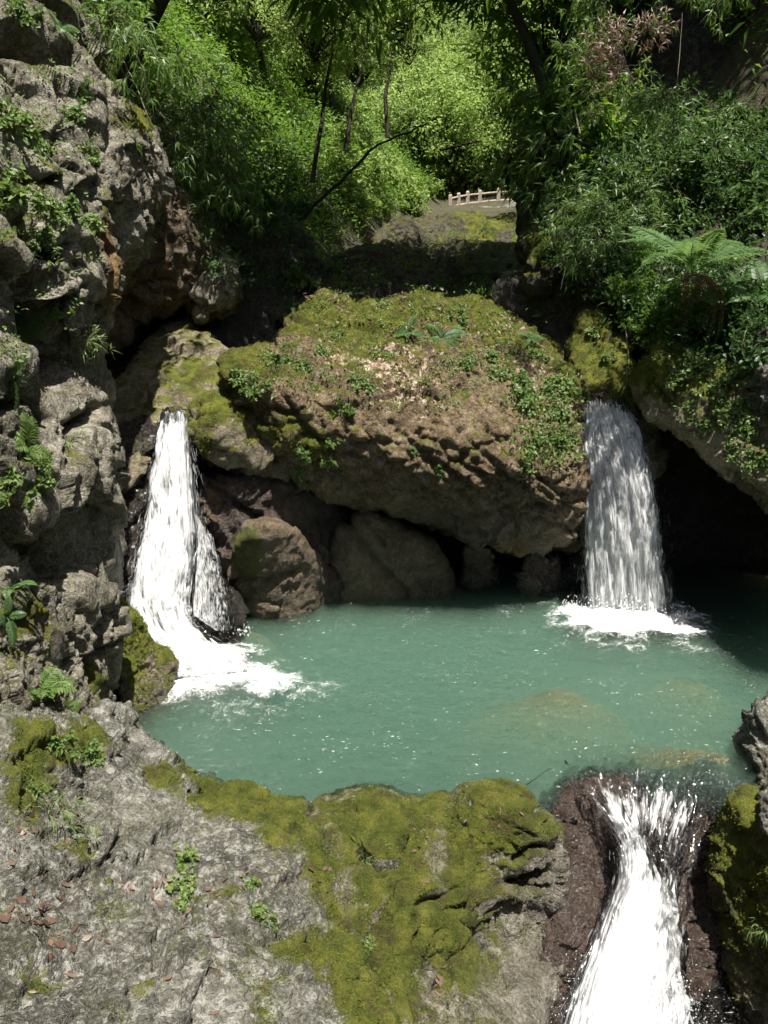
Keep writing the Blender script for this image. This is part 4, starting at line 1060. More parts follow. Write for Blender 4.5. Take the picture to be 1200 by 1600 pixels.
def gen_plant(seed, stems=7, slen=1.0, spread=.9, grav=.5, twigs=8, twlen=.3, leaves=6, L=.12, Wd=.03, droop=.25, r=.008, fan=True, fine=False, bare=.25):
    """arching stems with leafy twigs; returns leaves (V,F) and stems (V,F), growing along +Z"""
    g = np.random.default_rng(seed)
    paths, radii, B, D = [], [], [], []
    for s in range(stems):
        a = g.random() * 6.283; k = spread * math.sqrt(g.random())
        d = np.array([math.cos(a) * k, math.sin(a) * k, 1.0]); d /= np.linalg.norm(d)
        ln = slen * (.55 + .6 * g.random())
        t = np.linspace(0, 1, 7)[:, None]
        p = d * ln * t + np.array([d[0], d[1], 0]) * .3 * ln * t ** 2 - np.array([0, 0, 1]) * grav * ln * t ** 2.2
        p = p + g.standard_normal((7, 3)) * .02 * ln * t
        paths.append(p); radii.append(r * (1.1 - t[:, 0] * .8))
        for w in range(twigs):
            tt = bare + (1 - bare) * g.random()
            x = tt * 6; i = min(int(x), 5); q = p[i] + (p[i + 1] - p[i]) * (x - i)
            dd = norm(p[i + 1] - p[i]) * .6 + g.standard_normal(3) * .65; dd[2] -= .15
            dd = norm(dd); tl = twlen * (.5 + g.random())
            e = q + dd * tl - np.array([0, 0, tl * .25])
            paths.append(np.stack([q, (q + e) / 2 + np.array([0, 0, tl * .06]), e])); radii.append(np.array([r * .5, r * .35, r * .2]))
            if fan:                                          # a fan of blades at the end of the twig, a few along it
                m = leaves
                at = np.where(np.arange(m) < m * .6, 1.0, .4 + .5 * g.random(m))
                B.append(q + (e - q) * at[:, None])
                D.append(dd * .8 + g.standard_normal((m, 3)) * .55 - np.array([0, 0, .45]))
            else:
                m = leaves
                at = .15 + .85 * g.random(m)
                B.append(q + (e - q) * at[:, None])
                D.append(dd * .5 + g.standard_normal((m, 3)) * .75 + np.array([0, 0, .05]))
    B, D = np.concatenate(B), np.concatenate(D)
    n = len(B)
    up = np.array([0, 0, 1.0]) + g.standard_normal((n, 3)) * .55
    lv = leaf_faces(B, D, up, L * (.65 + .6 * g.random(n)), Wd * (.75 + .5 * g.random(n)), droop, fine)
    return lv, tubes(paths, radii, 3)

def gen_crown(seed, rad=(2.0, 2.0, 1.7), clumps=44, per=80, L=.15, Wd=.07, cr=.55):
    g = np.random.default_rng(seed)
    d = norm(g.standard_normal((clumps, 3))); q = g.random((clumps, 1)) ** .45
    c = d * q * np.array(rad)
    paths, radii = [], []
    for k in range(clumps):
        m = c[k] * .5 + np.array([0, 0, -.35]) + g.standard_normal(3) * .1
        paths.append(np.stack([np.array([0, 0, -rad[2] * .8]), m, c[k]])); radii.append(np.array([.04, .022, .006]))
    B = np.repeat(c, per, 0); n = len(B)
    o = norm(g.standard_normal((n, 3))) * (g.random((n, 1)) ** .5) * cr * np.array([1.2, 1.2, .55]) * np.repeat(.6 + .8 * g.random((clumps, 1)), per, 0)
    B = B + o
    D = norm(o) + g.standard_normal((n, 3)) * .5 - np.array([0, 0, .2])
    up = np.array([0, 0, 1.0]) + g.standard_normal((n, 3)) * .5
    return leaf_faces(B, D, up, L * (.6 + .7 * g.random(n)), Wd * (.7 + .5 * g.random(n)), .2), tubes(paths, radii, 3)

class Kind:
    """meshes of one kind of plant, shared by its copies"""
    def __init__(self, name, gen, leaf, stem=None, leafname="foliage", stemname="stems"):
        (lv, lf), (sv, sf) = gen
        self.name = name
        self.leaf = mesh_np(name + "_" + leafname, lv, lf, leaf, False)
        self.stem = mesh_np(name + "_" + stemname, sv, sf, stem or M['stem'], True)
        self.ln, self.sn = leafname, stemname
    def place(self, loc, rot, scale, label, cat, group=None, leafmat=None):
        root = add(self.name, None, label=label, cat=cat, group=group)
        root.location = loc; root.rotation_euler = rot; root.scale = (scale,) * 3 if np.isscalar(scale) else scale
        a = add(self.ln, self.leaf, root)
        a["kind"] = "stuff"
        if leafmat:
            a.material_slots[0].link = 'OBJECT'; a.material_slots[0].material = leafmat
        add(self.sn, self.stem, root)
        return root

def orient(n, up=.5, spin=0.0):
    """rotation that points +Z along the surface normal blended with up"""
    d = (Vector(n) * (1 - up) + Vector((0, 0, 1)) * up).normalized()
    return (d.to_track_quat('Z', 'Y').to_matrix() @ Matrix.Rotation(spin, 3, 'Z')).to_euler()

bpy.context.view_layer.update()
DG = bpy.context.evaluated_depsgraph_get()
hide = [o for o in scene.objects if o.type == 'MESH' and o not in ROCKS and o is not ground]
for o in hide: o.hide_viewport = True
bpy.context.view_layer.update()
DG = bpy.context.evaluated_depsgraph_get()
def hit(u, v):
    a, b, c = ray(u, v)
    ok, loc, n, i, o, m = scene.ray_cast(DG, Vector((0, 0, CAM_H)), Vector((float(a), float(b), float(c))).normalized())
    return (loc, n, o) if ok else (None, None, None)
def drop(x, y, z=60):
    ok, loc, n, i, o, m = scene.ray_cast(DG, Vector((x, y, z)), Vector((0, 0, -1)))
    return loc, n

BUSH = [Kind("shrub", gen_plant(s, 9, .9, 1.1, .35, 12, .34, 15, .115, .05, .2, .008, False), M['leaf_mid']) for s in (1, 2, 3)]
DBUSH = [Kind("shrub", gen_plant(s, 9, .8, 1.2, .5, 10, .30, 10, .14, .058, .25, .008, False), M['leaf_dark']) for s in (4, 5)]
BAMB = [Kind("bamboo", gen_plant(s, 8, 1.3, .8, .75, 14, .30, 9, .17, .022, .35, .007, True), M['bamboo']) for s in (6, 7, 8)]
CROWN = [gen_crown(21), gen_crown(22, clumps=60, per=85, L=.10, Wd=.05, cr=.45), gen_crown(23, clumps=34, per=75, L=.22, Wd=.085, cr=.65)]
CROWNM = [mesh_np("tree_crown", c[0][0], c[0][1], M['leaf_bright'], False) for c in CROWN]
LIMBM = [mesh_np("tree_limbs", c[1][0], c[1][1], M['bark'], True) for c in CROWN]

def scatter(poly, n, seed, tries=14):
    g = np.random.default_rng(seed); pl = np.array(poly, float); out = []
    lo, hi = pl.min(0), pl.max(0)
    while len(out) < n:
        c = lo + (hi - lo) * g.random((tries * 6, 2))
        c = c[poly_sd(c[:, 0], c[:, 1], pl) < 0][:tries]
        if not len(c): continue
        if out:
            d = ((c[:, None] - np.array(out)[None]) ** 2).sum(-1).min(1); out.append(c[d.argmax()])
        else: out.append(c[0])
    return out

def zone(poly, n, kinds, label, cat, group, size=(.9, 1.6), seed=1, up=.45, mat=None, skip=()):
    g = random.Random(seed)
    for (u, v) in scatter(poly, n, seed):
        loc, nr, o = hit(u, v)
        if loc is None or loc.y > 75 or loc.z < .1: continue
        k = g.choice(kinds)
        s = g.uniform(*size)
        k.place(loc - Vector(nr) * .05, orient(nr, up, g.uniform(0, 6.28)), s, label, cat, group, mat)

# thickets on the slopes
zone([(115,-60),(300,-60),(470,-40),(500,120),(480,230),(400,250),(330,240),(250,160),(180,110)], 46, BUSH + BAMB, "leafy green shrub in the thicket above the bulging rock and the dark ravine", "shrub", "thicket above the dark ravine", (.8, 1.45), 11)
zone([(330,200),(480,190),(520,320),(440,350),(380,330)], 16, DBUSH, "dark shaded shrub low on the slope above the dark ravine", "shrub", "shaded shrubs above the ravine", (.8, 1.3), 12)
zone([(490,120),(600,60),(680,120),(660,290),(640,335),(540,330),(500,280)], 34, BUSH, "sunlit green shrub on the slope behind the stream bed shelves", "shrub", "sunlit shrubs behind the stream bed", (1.2, 2.2), 13, mat=M['leaf_bright'])
zone([(850,0),(960,-40),(980,120),(910,250),(880,260)], 22, BUSH + BAMB, "green bamboo or shrub on the slope around the leaning trunk", "shrub", "plants around the leaning trunk", (1.2, 2.2), 14)
zone([(885,300),(915,235),(1000,200),(1060,215),(1060,340),(960,400),(905,380)], 24, BAMB + DBUSH[:1], "bamboo with hanging narrow leaves on the bank beyond the tree fern", "bamboo", "bamboo on the fern bank", (.8, 1.25), 15, up=.25)
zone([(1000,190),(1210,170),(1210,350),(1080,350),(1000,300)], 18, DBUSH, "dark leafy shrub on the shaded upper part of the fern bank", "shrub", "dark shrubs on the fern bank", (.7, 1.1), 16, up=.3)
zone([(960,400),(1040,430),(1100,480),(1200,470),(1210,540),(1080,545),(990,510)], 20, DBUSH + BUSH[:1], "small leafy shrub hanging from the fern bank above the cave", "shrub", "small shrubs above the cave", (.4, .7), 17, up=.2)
zone([(985,20),(1080,-30),(1200,-50),(1200,40),(1050,80)], 0, BAMB, "", "", "", seed=18)

# stands of undergrowth that read as one mass
def undergrowth(name, x0, x1, y0, y1, n, L, Wd, mat, seed, cond=None, every=False):
    g = np.random.default_rng(seed)
    x = x0 + (x1 - x0) * g.random(n); y = y0 + (y1 - y0) * g.random(n)
    z = ground_z(x, y)
    k = (z > np.interp(y, GY, GZ) + .5) | every
    pn = fbm(np.stack([x * .5, y * .5, 0 * x], -1), 3, seed)
    k &= pn > -.28
    if cond is not None: k &= cond(x, y, z)
    x, y, z = x[k], y[k], z[k]; n = len(x); m = 6
    h = g.random((n, m)) ** 1.2 * (.9 if not every else 2.6)
    B = np.stack([x, y, z], -1)[:, None] + g.standard_normal((n, m, 3)) * np.array([.35, .35, .05]) + h[..., None] * np.array([0, 0, 1.0])
    D = g.standard_normal((n, m, 3)) * np.array([1, 1, .5]) + np.array([0, -.2, -.1])
    up = np.array([0, -.3, 1.0]) + g.standard_normal((n, m, 3)) * .5
    B, D, up = B.reshape(-1, 3), D.reshape(-1, 3), up.reshape(-1, 3)
    V, Fc = leaf_faces(B, D, up, L * (.6 + .8 * g.random(len(B))), Wd * (.6 + .8 * g.random(len(B))), .2)
    return add(name, mesh_np(name, V, Fc, mat, False), label="green undergrowth covering the far end of the valley" if every else "low green undergrowth on the valley side " + ("behind the dark ravine" if x0 < 0 else "behind the fern bank"), cat="undergrowth", kind="stuff")
undergrowth("undergrowth", -16, 3, 15.5, 52, 24000, .16, .07, M['leaf_mid'], 5)
undergrowth("undergrowth", 2, 22, 16, 56, 20000, .16, .06, M['leaf_mid'], 6)
undergrowth("undergrowth", -20, 26, 49, 100, 26000, .34, .17, M['leaf_bright'], 7, every=True)

# trees of the valley
def tree(x, y, h, crown_scale, label, group, lean=(0, 0), mat='leaf_bright', r=.11, nc=3, seed=0, squash=1.0, trunk_pts=None, low=.62):
    g = random.Random(seed)
    base, n_ = drop(x, y)
    root = add("tree", None, label=label, cat="tree", group=group)
    b = np.array(base) - np.array([0, 0, .3])
    top = b + np.array([lean[0], lean[1], h])
    t = np.linspace(0, 1, 9)[:, None]
    p = b + (top - b) * t + np.array([math.sin(seed), math.cos(seed * 1.7), 0]) * .25 * np.sin(t * 5 + seed)
    if trunk_pts is not None:
        p = np.array(trunk_pts); top = p[-1]
    V, Fc = tubes([p], [r * (1.15 - .75 * np.linspace(0, 1, len(p)))], 8)
    add("trunk", mesh_np("tree_trunk", V, Fc, M['bark'], True), root)
    for k in range(nc):
        f = 1 - (1 - low) * k / max(nc - 1, 1)
        c = p[0] + (top - p[0]) * f + np.array([g.uniform(-1, 1), g.uniform(-1, 1), .2]) * (.2 + 1.1 * (k > 0)) * crown_scale
        i = g.randrange(3)
        o = add("crown", CROWNM[i], root); o.location = c; o["kind"] = "stuff"
        o.rotation_euler = (g.uniform(-.3, .3), g.uniform(-.3, .3), g.uniform(0, 6.28)); s = crown_scale * g.uniform(.75, 1.1); o.scale = (s, s, s * squash)
        if mat != 'leaf_bright':
            o.material_slots[0].link = 'OBJECT'; o.material_slots[0].material = M[mat]
        q = add("limbs", LIMBM[i], root); q.location = c; q.rotation_euler = o.rotation_euler; q.scale = o.scale
    return root

TREES = [(0.5, 60, 12), (4.5, 68, 15), (2.6, 51, 5), (5.4, 53, 5.5), (8.6, 51.5, 5), (4.0, 57, 6.5), (7.0, 60, 7), (-4.5, 33, 7), (-2.5, 38, 8), (-5, 42, 9), (-8, 36, 9), (-9.5, 30, 8),  (-4.5, 52, 11), (8.5, 57, 9), (11, 52, 9), (12, 45, 9), (10.8, 39, 8),
         (9.4, 33, 7), (12, 30, 8),  (-6, 64, 12), (13, 62, 12), (-12, 48, 11), (16, 54, 11), (-12, 38, 10), (15, 40, 10), (-3, 78, 14), (12, 76, 13)]
for i, (x, y, h) in enumerate(TREES):
    beyond = x > 4
    far = "far up" if y > 48 else "standing on"
    side = "the valley side beyond the fence" if beyond else "the valley side behind the dark ravine"
    tree(x, y, h, 1.0 + y / 80.0, f"slender bright green tree {far} {side}", "valley trees " + far + (" beyond the fence" if beyond else " behind the ravine"), lean=(random.uniform(-1.6, 1.6), random.uniform(-1, 1)), seed=i + 3, nc=7 if y > 36 else 5, r=.08 + y / 900, mat='leaf_bright' if y > 32 else 'leaf_mid', low=.25 if y > 45 else .4)
# unseen trees, added on top of the fern bank to shade the dark cliff
for i, (x, y, h) in enumerate([(8.5, 18.5, 7.0), (11, 18.0, 6.5), (6.2, 20.0, 8.0), (11.5, 19.5, 7), (11.0, 15.0, 8)]):
    tree(x, y, h, 1.7, ["tree high on the fern bank", "outer tree high on the fern bank", "tree behind the dark cliff top", "outer tree behind the dark cliff top", "outer tree on the near brow of the fern bank"][i] + " added out of view for shade", None, mat='leaf_mid', r=.2, nc=6, seed=80 + i, low=.6)

# leaning trees added to shade the ravine and the stream; their crowns are unseen
for i, (x, y, h, ln, lab) in enumerate([(-6.3, 17.0, 7.0, 5.0, "tree added to shade the dark ravine, leaning out from the thicket"), (5.6, 18.6, 8, -3.6, "tree leaning out over the stream bed from the leaning trunk's slope"), (-9.5, 16.0, 5, 2.5, "tree on the rocks above the bulging rock with the ochre streak")]):
    tree(x, y, h, 1.5, lab, None, lean=(ln, -.5), mat='leaf_mid', r=.16, nc=6, seed=90 + i, low=.75)

# the leaning trunk in front of the far slope
LT = [P(884,262,20.5), P(876,228,20.5), P(858,165,20.6), P(842,110,20.7), P(828,72,20.8), P(812,35,20.9), P(795,0,21), P(775,-50,21.2), P(750,-110,21.4), P(735,-170,21.6)]
tree(0, 21, 1, 1.3, "tree with a dark leaning trunk above the bamboo bank", None, mat='leaf_mid', r=.16, nc=3, seed=41, trunk_pts=LT)
for i, (pts, lab, r) in enumerate([
    ([(488,285,23),(494,240,23),(503,190,23.2),(508,140,23.4),(520,80,23.6),(530,20,23.8),(535,-60,24)], "thin dark tree rising from the slope beside the sunlit shrubs, bent at its foot", .06),
    ([(540,235,26),(546,190,26),(556,140,26.2),(570,90,26.4),(578,30,26.6),(582,-40,26.8)], "thin tree with pale leaves just behind the dark bent one", .06),
    ([(606,215,30),(602,150,30),(612,90,30.3),(622,40,30.6),(634,-30,31)], "thin straight tree in the middle of the valley", .07),
    ([(775,290,54),(770,230,54),(764,150,54.3),(760,80,54.6),(755,0,55)], "thin straight tree rising far behind the wooden fence", .10)]):
    tree(0, 24, 1, .9, lab, None, mat='leaf_bright', r=r, nc=3, seed=50 + i, trunk_pts=[P(*p) for p in pts])

def branch(label, pts, r, mat, cat="branch", name="branch"):
    p = np.array([P(*q) for q in pts])
    t = np.linspace(0, 1, len(pts) * 4)
    p = cat_interp(p, t) + rng.standard_normal((len(t), 3)) * r * .35
    V, Fc = tubes([p], [r * (1.1 - .7 * t)], 6)
    return add(name, mesh_np(name, V, Fc, mat, True), label=label, cat=cat)
branch("dark bent branch slanting up from the dark ravine towards the sunlit shrubs", [(470,345,20),(500,312,20.2),(540,276,20.5),(575,240,21),(600,222,21.3),(640,205,22),(668,192,22.5)], .045, M['dark_bark'])
branch("dark broken branch sticking out level above the fence", [(688,234,26),(715,228,26),(735,224,26.2),(752,220,26.3)], .05, M['dark_bark'])
branch("pale dead stick standing among the bamboo below the leaning trunk", [(908,216,17.3),(903,195,17.3),(898,168,17.4)], .03, M['root'], "stick", "stick")
branch("thin bare vine hanging in front of the dark hollow beside the ravine", [(230,180,13),(215,140,13),(200,110,13.2),(185,80,13.4)], .012, M['root'], "vine", "vine")
branch("pale dead twig hanging under the bamboo over the gap behind the huge boulder", [(888,400,15),(882,425,15),(876,452,15)], .012, M['root'], "twig", "twig")
branch("thin hanging root in front of the mossy rock by the waterfall lip", [(978,515,13.6),(980,545,13.5),(979,580,13.4),(980,602,13.4)], .012, M['root'], "root", "root")
branch("forked pale stem leaning at the end of the fern bank by the bare grey rock", [(1160,536,12.2),(1168,510,12.3),(1178,488,12.4)], .013, M['root'], "twig", "twig")
branch("dead black twig in the water at the near rim of the pool", [(822,1226,7.7),(838,1216,7.85),(852,1205,8.0),(862,1200,8.1)], .006, M['bark'], "twig", "twig")
branch("long thin vine dangling down the dark cliff above the fern bank", [(1052,195,14.5),(1058,130,14.5),(1063,70,14.6),(1066,20,14.7)], .008, M['root'], "vine", "vine")

# ferns
def frond_mesh(name, L, pin, pl, seed, curl=.5, pw=.10, mat=None):
    g = np.random.default_rng(seed)
    t = np.linspace(0, 1, 14)
    p = np.stack([t * L * (1 - .12 * t), 0 * t + .03 * L * np.sin(t * 3 + seed), L * (.55 * t - curl * 1.15 * t ** 2)], -1)
    V1, F1_ = tubes([p], [.006 * L * (1.2 - t)], 3)
    tt = np.repeat(np.linspace(.10, .99, pin), 2); sd = np.tile([1, -1], pin)
    B = cat_interp(p, tt); tan = norm(cat_interp(np.gradient(p, axis=0), tt))
    side = norm(np.cross(tan, np.array([0, 0, 1.])))
    D = side * sd[:, None] + tan * .45 + g.standard_normal((len(tt), 3)) * .06
    prof = np.sin(np.clip(tt * 1.05 + .06, 0, 1) ** .75 * np.pi) ** .8 + .05
    nr = norm(np.cross(side, tan)) * 1.0
    V2, F2_ = leaf_faces(B, D, nr, pl * L * prof, pw * pl * L * (.6 + .4 * prof), .12)
    return mesh_np(name, np.concatenate([V2, V1]), [F2_, F1_ + len(V2)], mat or M['fern'], False)
FRONDS = [frond_mesh("frond", 1.0, 30, .20, s, c, .22) for s, c in ((1, .45), (2, .6), (3, .75))]
BIGF = [frond_mesh("frond", 1.0, 52, .20, s, c, .11) for s, c in ((4, .30), (5, .42), (6, .55))]
DRYF = [frond_mesh("frond", 1.0, 30, .14, s, c, .2, M['dry']) for s, c in ((7, .95),)]
PALEF = [frond_mesh("frond", 1.0, 14, .30, s, c, .30, M['herb']) for s, c in ((8, .5), (9, .62))]
def fern(u, v, size, label, n=7, kinds=FRONDS, up=.5, dry=0, tilt=(.0, .5), face=None, seed=0, lift=0., group=None, Y=None):
    g = random.Random(seed + int(u * 7 + v))
    if Y is None:
        loc, nr, o = hit(u, v)
    else:
        loc, nr = Vector(P(u, v, Y)), Vector((0, -.5, .8))
    if loc is None: return
    root = add("fern", None, label=label, cat="fern", group=group)
    root.location = loc + Vector(nr) * lift
    root.rotation_euler = orient(nr, up, 0)
    for k in range(n + dry):
        a = (k / n * 6.283 + g.uniform(-.3, .3)) if face is None else math.radians(face[0] + (face[1] - face[0]) * (k + .5) / n + g.uniform(-8, 8))
        o = add("frond", g.choice(kinds if k < n else DRYF), root)
        o.rotation_euler = (g.uniform(-.2, .2), -g.uniform(*tilt) if k < n else .7, a)
        o.scale = (size * g.uniform(.75, 1.15),) * 3
    return root
fern(1085, 425, 1.5, "big spreading fern with arching feathery fronds on the bank above the cave", 18, BIGF, .7, 4, (.0, .5), lift=0, seed=1, Y=12.6)
fern(1150, 470, .85, "bright green fern below the big spreading fern, at the picture edge", 7, BIGF, .4, 1, (0, .5), seed=2)
fern(1185, 465, .9, "pale fern reaching in from the picture edge beside the bright green one", 6, BIGF, .5, 1, (0, .4), seed=3)
fern(1142, 600, .75, "fern with one tall upright frond above the mossy ledge over the cave", 3, BIGF, .2, 0, (.3, 1.1), face=(60, 120), seed=4)
fern(690, 530, .55, "bushy blue green fern in the middle of the huge boulder top", 9, FRONDS, .5, 0, (0, .6), seed=5)
fern(640, 520, .38, "smaller fern beside the bushy one on top of the huge boulder", 6, FRONDS, .5, 0, (0, .5), seed=6)
fern(552, 462, .42, "small fern standing on the far edge of the huge boulder", 6, FRONDS, .6, 0, (0, .6), seed=7)
fern(455, 480, .35, "small fern on the mossy shoulder of the huge boulder near the ravine", 5, FRONDS, .5, 0, (0, .6), seed=8)
fern(825, 530, .35, "small fern on the sloping shoulder of the huge boulder facing the free-falling waterfall", 6, FRONDS, .5, 0, (0, .6), seed=9)
fern(62, 1085, .42, "fern with broad leaflets in the cleft at the top of the big pale grey rock", 9, PALEF, .5, 0, (0, .6), seed=10)
fern(105, 1108, .25, "little fern beside the broad leaved fern in the cleft", 5, PALEF, .5, 0, (0, .4), seed=11)
fern(15, 925, .40, "fern jutting from the foot of the tall cliff at the picture edge", 5, FRONDS, .3, 0, (0, .5), seed=12)
fern(10, 965, .30, "lower fern at the foot of the tall cliff at the picture edge", 4, FRONDS, .3, 0, (0, .5), seed=13)
fern(45, 490, .5, "fern with brown dead fronds on a ledge halfway up the tall cliff", 8, FRONDS, .4, 3, (0, .5), seed=14)
fern(20, 590, .4, "hanging fern on the ledge below the one with dead fronds", 6, FRONDS, .2, 3, (-.2, .3), seed=15)
fern(40, 700, .4, "leafy fern on the lowest planted ledge of the tall cliff", 8, PALEF, .4, 1, (0, .5), seed=16)
fern(120, 145, .35, "small bright fern near the upper edge of the tall cliff", 5, FRONDS, .3, 0, (0, .5), seed=17)
fern(210, 225, .3, "fern on top of the bulging rock with the ochre streak", 5, FRONDS, .5, 0, (0, .5), seed=18)
fern(95, 50, .35, "small fern at the very top of the tall cliff", 5, FRONDS, .3, 0, (0, .5), seed=19)
fern(620, 320, 1.0, "fern at the foot of the sunlit shrubs behind the stream bed", 8, BIGF, .6, 0, (0, .6), seed=20)
fern(660, 300, 1.2, "large fern higher on the slope behind the stream bed", 8, BIGF, .6, 0, (0, .6), seed=21)

# small leafy plants on the rocks
HERB = [Kind("plant", gen_plant(s, 8, .22, 1.5, .5, 5, .09, 7, .062, .036, .25, .003, False, True, .1), M['herb']) for s in (31, 32, 33)]
TUFT = [Kind("plant", gen_plant(s, 12, .22, 1.2, .7, 3, .10, 4, .12, .010, .3, .002, True, False, .1), M['herb']) for s in (34, 35)]
def herb(u, v, s, label, kinds=HERB, up=.3, mat=None, group=None):
    loc, nr, o = hit(u, v)
    if loc is None: return
    g = random.Random(int(u * 13 + v * 7))
    g.choice(kinds).place(loc, orient(nr, up, g.uniform(0, 6.28)), s * g.uniform(.85, 1.15), label, "plant", group, mat)
for (u, v, s, lab) in [
    (375,592,1.3,"pale leafy plant on the pointed left end of the huge boulder"), (400,610,1.2,"second pale leafy plant on the pointed left end of the huge boulder"), (435,570,1.2,"leafy plant above the shaded cleft at the left end of the huge boulder"),
    (470,570,1.1,"small leafy plant between the fern and the cleft on the huge boulder"), (505,545,1.0,"herb beside the moss cushion on the near left of the huge boulder"), (540,640,1.0,"leafy plant rooted on the broken front edge of the huge boulder, left part"),
    (520,690,1.1,"plant on the mossy lower nose of the huge boulder"), (480,710,1.2,"plant hanging from the mossy lower nose of the huge boulder"), (465,745,1.0,"lowest plant on the left underside of the huge boulder"), (520,720,.9,"small plant just above the left underside of the huge boulder"),
    (730,570,1.0,"leafy plant right of the bushy fern on the huge boulder"), (760,560,1.0,"yellowish herb in the leaf litter of the huge boulder"), (780,590,1.1,"plant in the middle of the lit right half of the huge boulder"), (810,600,1.3,"large leafy plant on the right half of the huge boulder"),
    (830,630,1.3,"plant at the start of the dark hollow on the huge boulder"), (860,600,1.2,"plant near the waterfall side edge of the huge boulder"), (885,610,1.2,"plant right at the waterfall side edge of the huge boulder"), (870,640,1.2,"leafy plant hanging beside the free-falling waterfall, upper"),
    (880,690,1.2,"leafy plant hanging beside the free-falling waterfall, lower"), (840,690,1.1,"plant hanging in the dark hollow of the huge boulder"), (820,720,1.0,"pale plant under the dark hollow of the huge boulder"), (740,700,.7,"tiny plant on the lit rib under the huge boulder's front edge"),
    (685,730,.7,"tiny pale plant low on the front face of the huge boulder"), (645,705,.6,"tiny pale plant in the middle of the front face of the huge boulder"), (600,560,.9,"herb in the middle leaf litter of the huge boulder top"), (720,500,.9,"herb behind the bushy fern on the huge boulder"),
    (570,600,1.0,"leafy plant near the front edge of the huge boulder, centre left"), (600,480,.8,"herb on the far rim of the huge boulder, left of the middle moss cushion"), (840,560,.9,"herb on the upper right slope of the huge boulder"),
    (1060,590,1.2,"leafy plant on the yellow green moss of the ledge over the cave"), (1095,575,1.3,"leafy plant at the top of the mossy ledge over the cave"), (1120,610,1.3,"broad leafy plant in the middle of the mossy ledge over the cave"), (1150,640,1.4,"pale broad leafy plant under the upright fern frond"),
    (1175,680,1.2,"plant near the grey rock on the ledge over the cave"), (1110,665,1.0,"plant at the lower edge of the ledge over the cave"), (1190,720,1.0,"lowest plant of the ledge over the cave"), (1140,700,.9,"small plant in the leaf litter of the ledge over the cave"),
    (1000,500,1.3,"leafy plant hanging beside the thin root by the waterfall lip"), (1020,530,1.1,"leafy plant between the hanging root and the yellow green moss"), (930,520,.9,"small plant on the steep mossy rock behind the waterfall lip"), (950,560,.8,"lower small plant on the steep mossy rock behind the waterfall lip"),
    (15,190,1.3,"leafy plant on the upper cliff at the picture edge"), (60,230,1.0,"leafy plant on the dark step of the upper cliff"), (20,310,1.3,"leafy plant on the mossy ledge of the upper cliff at the picture edge"), (75,320,1.0,"leafy plant on the mossy ledge of the upper cliff"),
    (130,345,1.0,"leafy plant on the ledge corner by the ochre streak"), (60,375,1.1,"leafy plant above the shadowed step of the cliff"), (100,330,1.0,"bright little plant in the middle of the cliff ledge"), (105,175,.9,"little plant on the light band of the upper cliff"),
    (30,20,1.2,"leafy plant at the top of the cliff by the picture corner"), (90,470,1.0,"plant beside the yellow lichen spot on the cliff"), (60,740,1.0,"plant below the lowest planted ledge of the tall cliff"), (10,760,1.1,"plant at the picture edge low on the tall cliff"), (140,240,1.0,"plant on the outer edge of the upper cliff"),
    (290,1345,.9,"dark grassy plant in the hollow of the big pale grey rock"), (300,1390,.8,"small leafy plant below the hollow of the big pale grey rock"), (400,1440,.7,"small plant on the lower flank of the big pale grey rock"), (395,1382,.5,"tiny plant near the ridge of the big pale grey rock"),
    (90,1170,.7,"pale plant in the moss cushion of the big pale grey rock"), (140,1175,.7,"second pale plant in the moss cushion of the big pale grey rock"), (572,1478,.5,"tiny green seedling in the cleft beside the green mossy rock"), (50,1240,.5,"tiny plant on the picture edge side of the big pale grey rock"),
    (480,440,1.6,"shrubby herb where the dark ravine meets the stream bed"), (520,420,1.4,"herb among dead leaves behind the huge boulder"), (455,430,1.5,"herb at the foot of the shaded slope by the ravine")]:
    herb(u, v, s, lab)
for (u, v, s, lab) in [(570,1332,.8,"tuft of grass on the green mossy rock"), (75,1270,1.2,"dry grassy tuft on the mossy side of the big pale grey rock"), (1195,1450,.9,"grass blade on the shaggy mossy rock by the lowest waterfall"), (730,560,1.2,"grassy tuft beside the bushy fern on the huge boulder"), (800,545,1.2,"grassy tuft among the leaf litter of the huge boulder"), (530,520,1.0,"grassy tuft on the mossy left part of the huge boulder top"), (690,480,1.0,"grassy tuft behind the moss cushion at the far rim of the huge boulder"), (140,530,1.0,"grassy tuft on the shoulder of the tall cliff by the black hollow"), (110,690,1.2,"grassy tuft over the deep crack of the tall cliff")]:
    herb(u, v, s, lab, TUFT, .5)

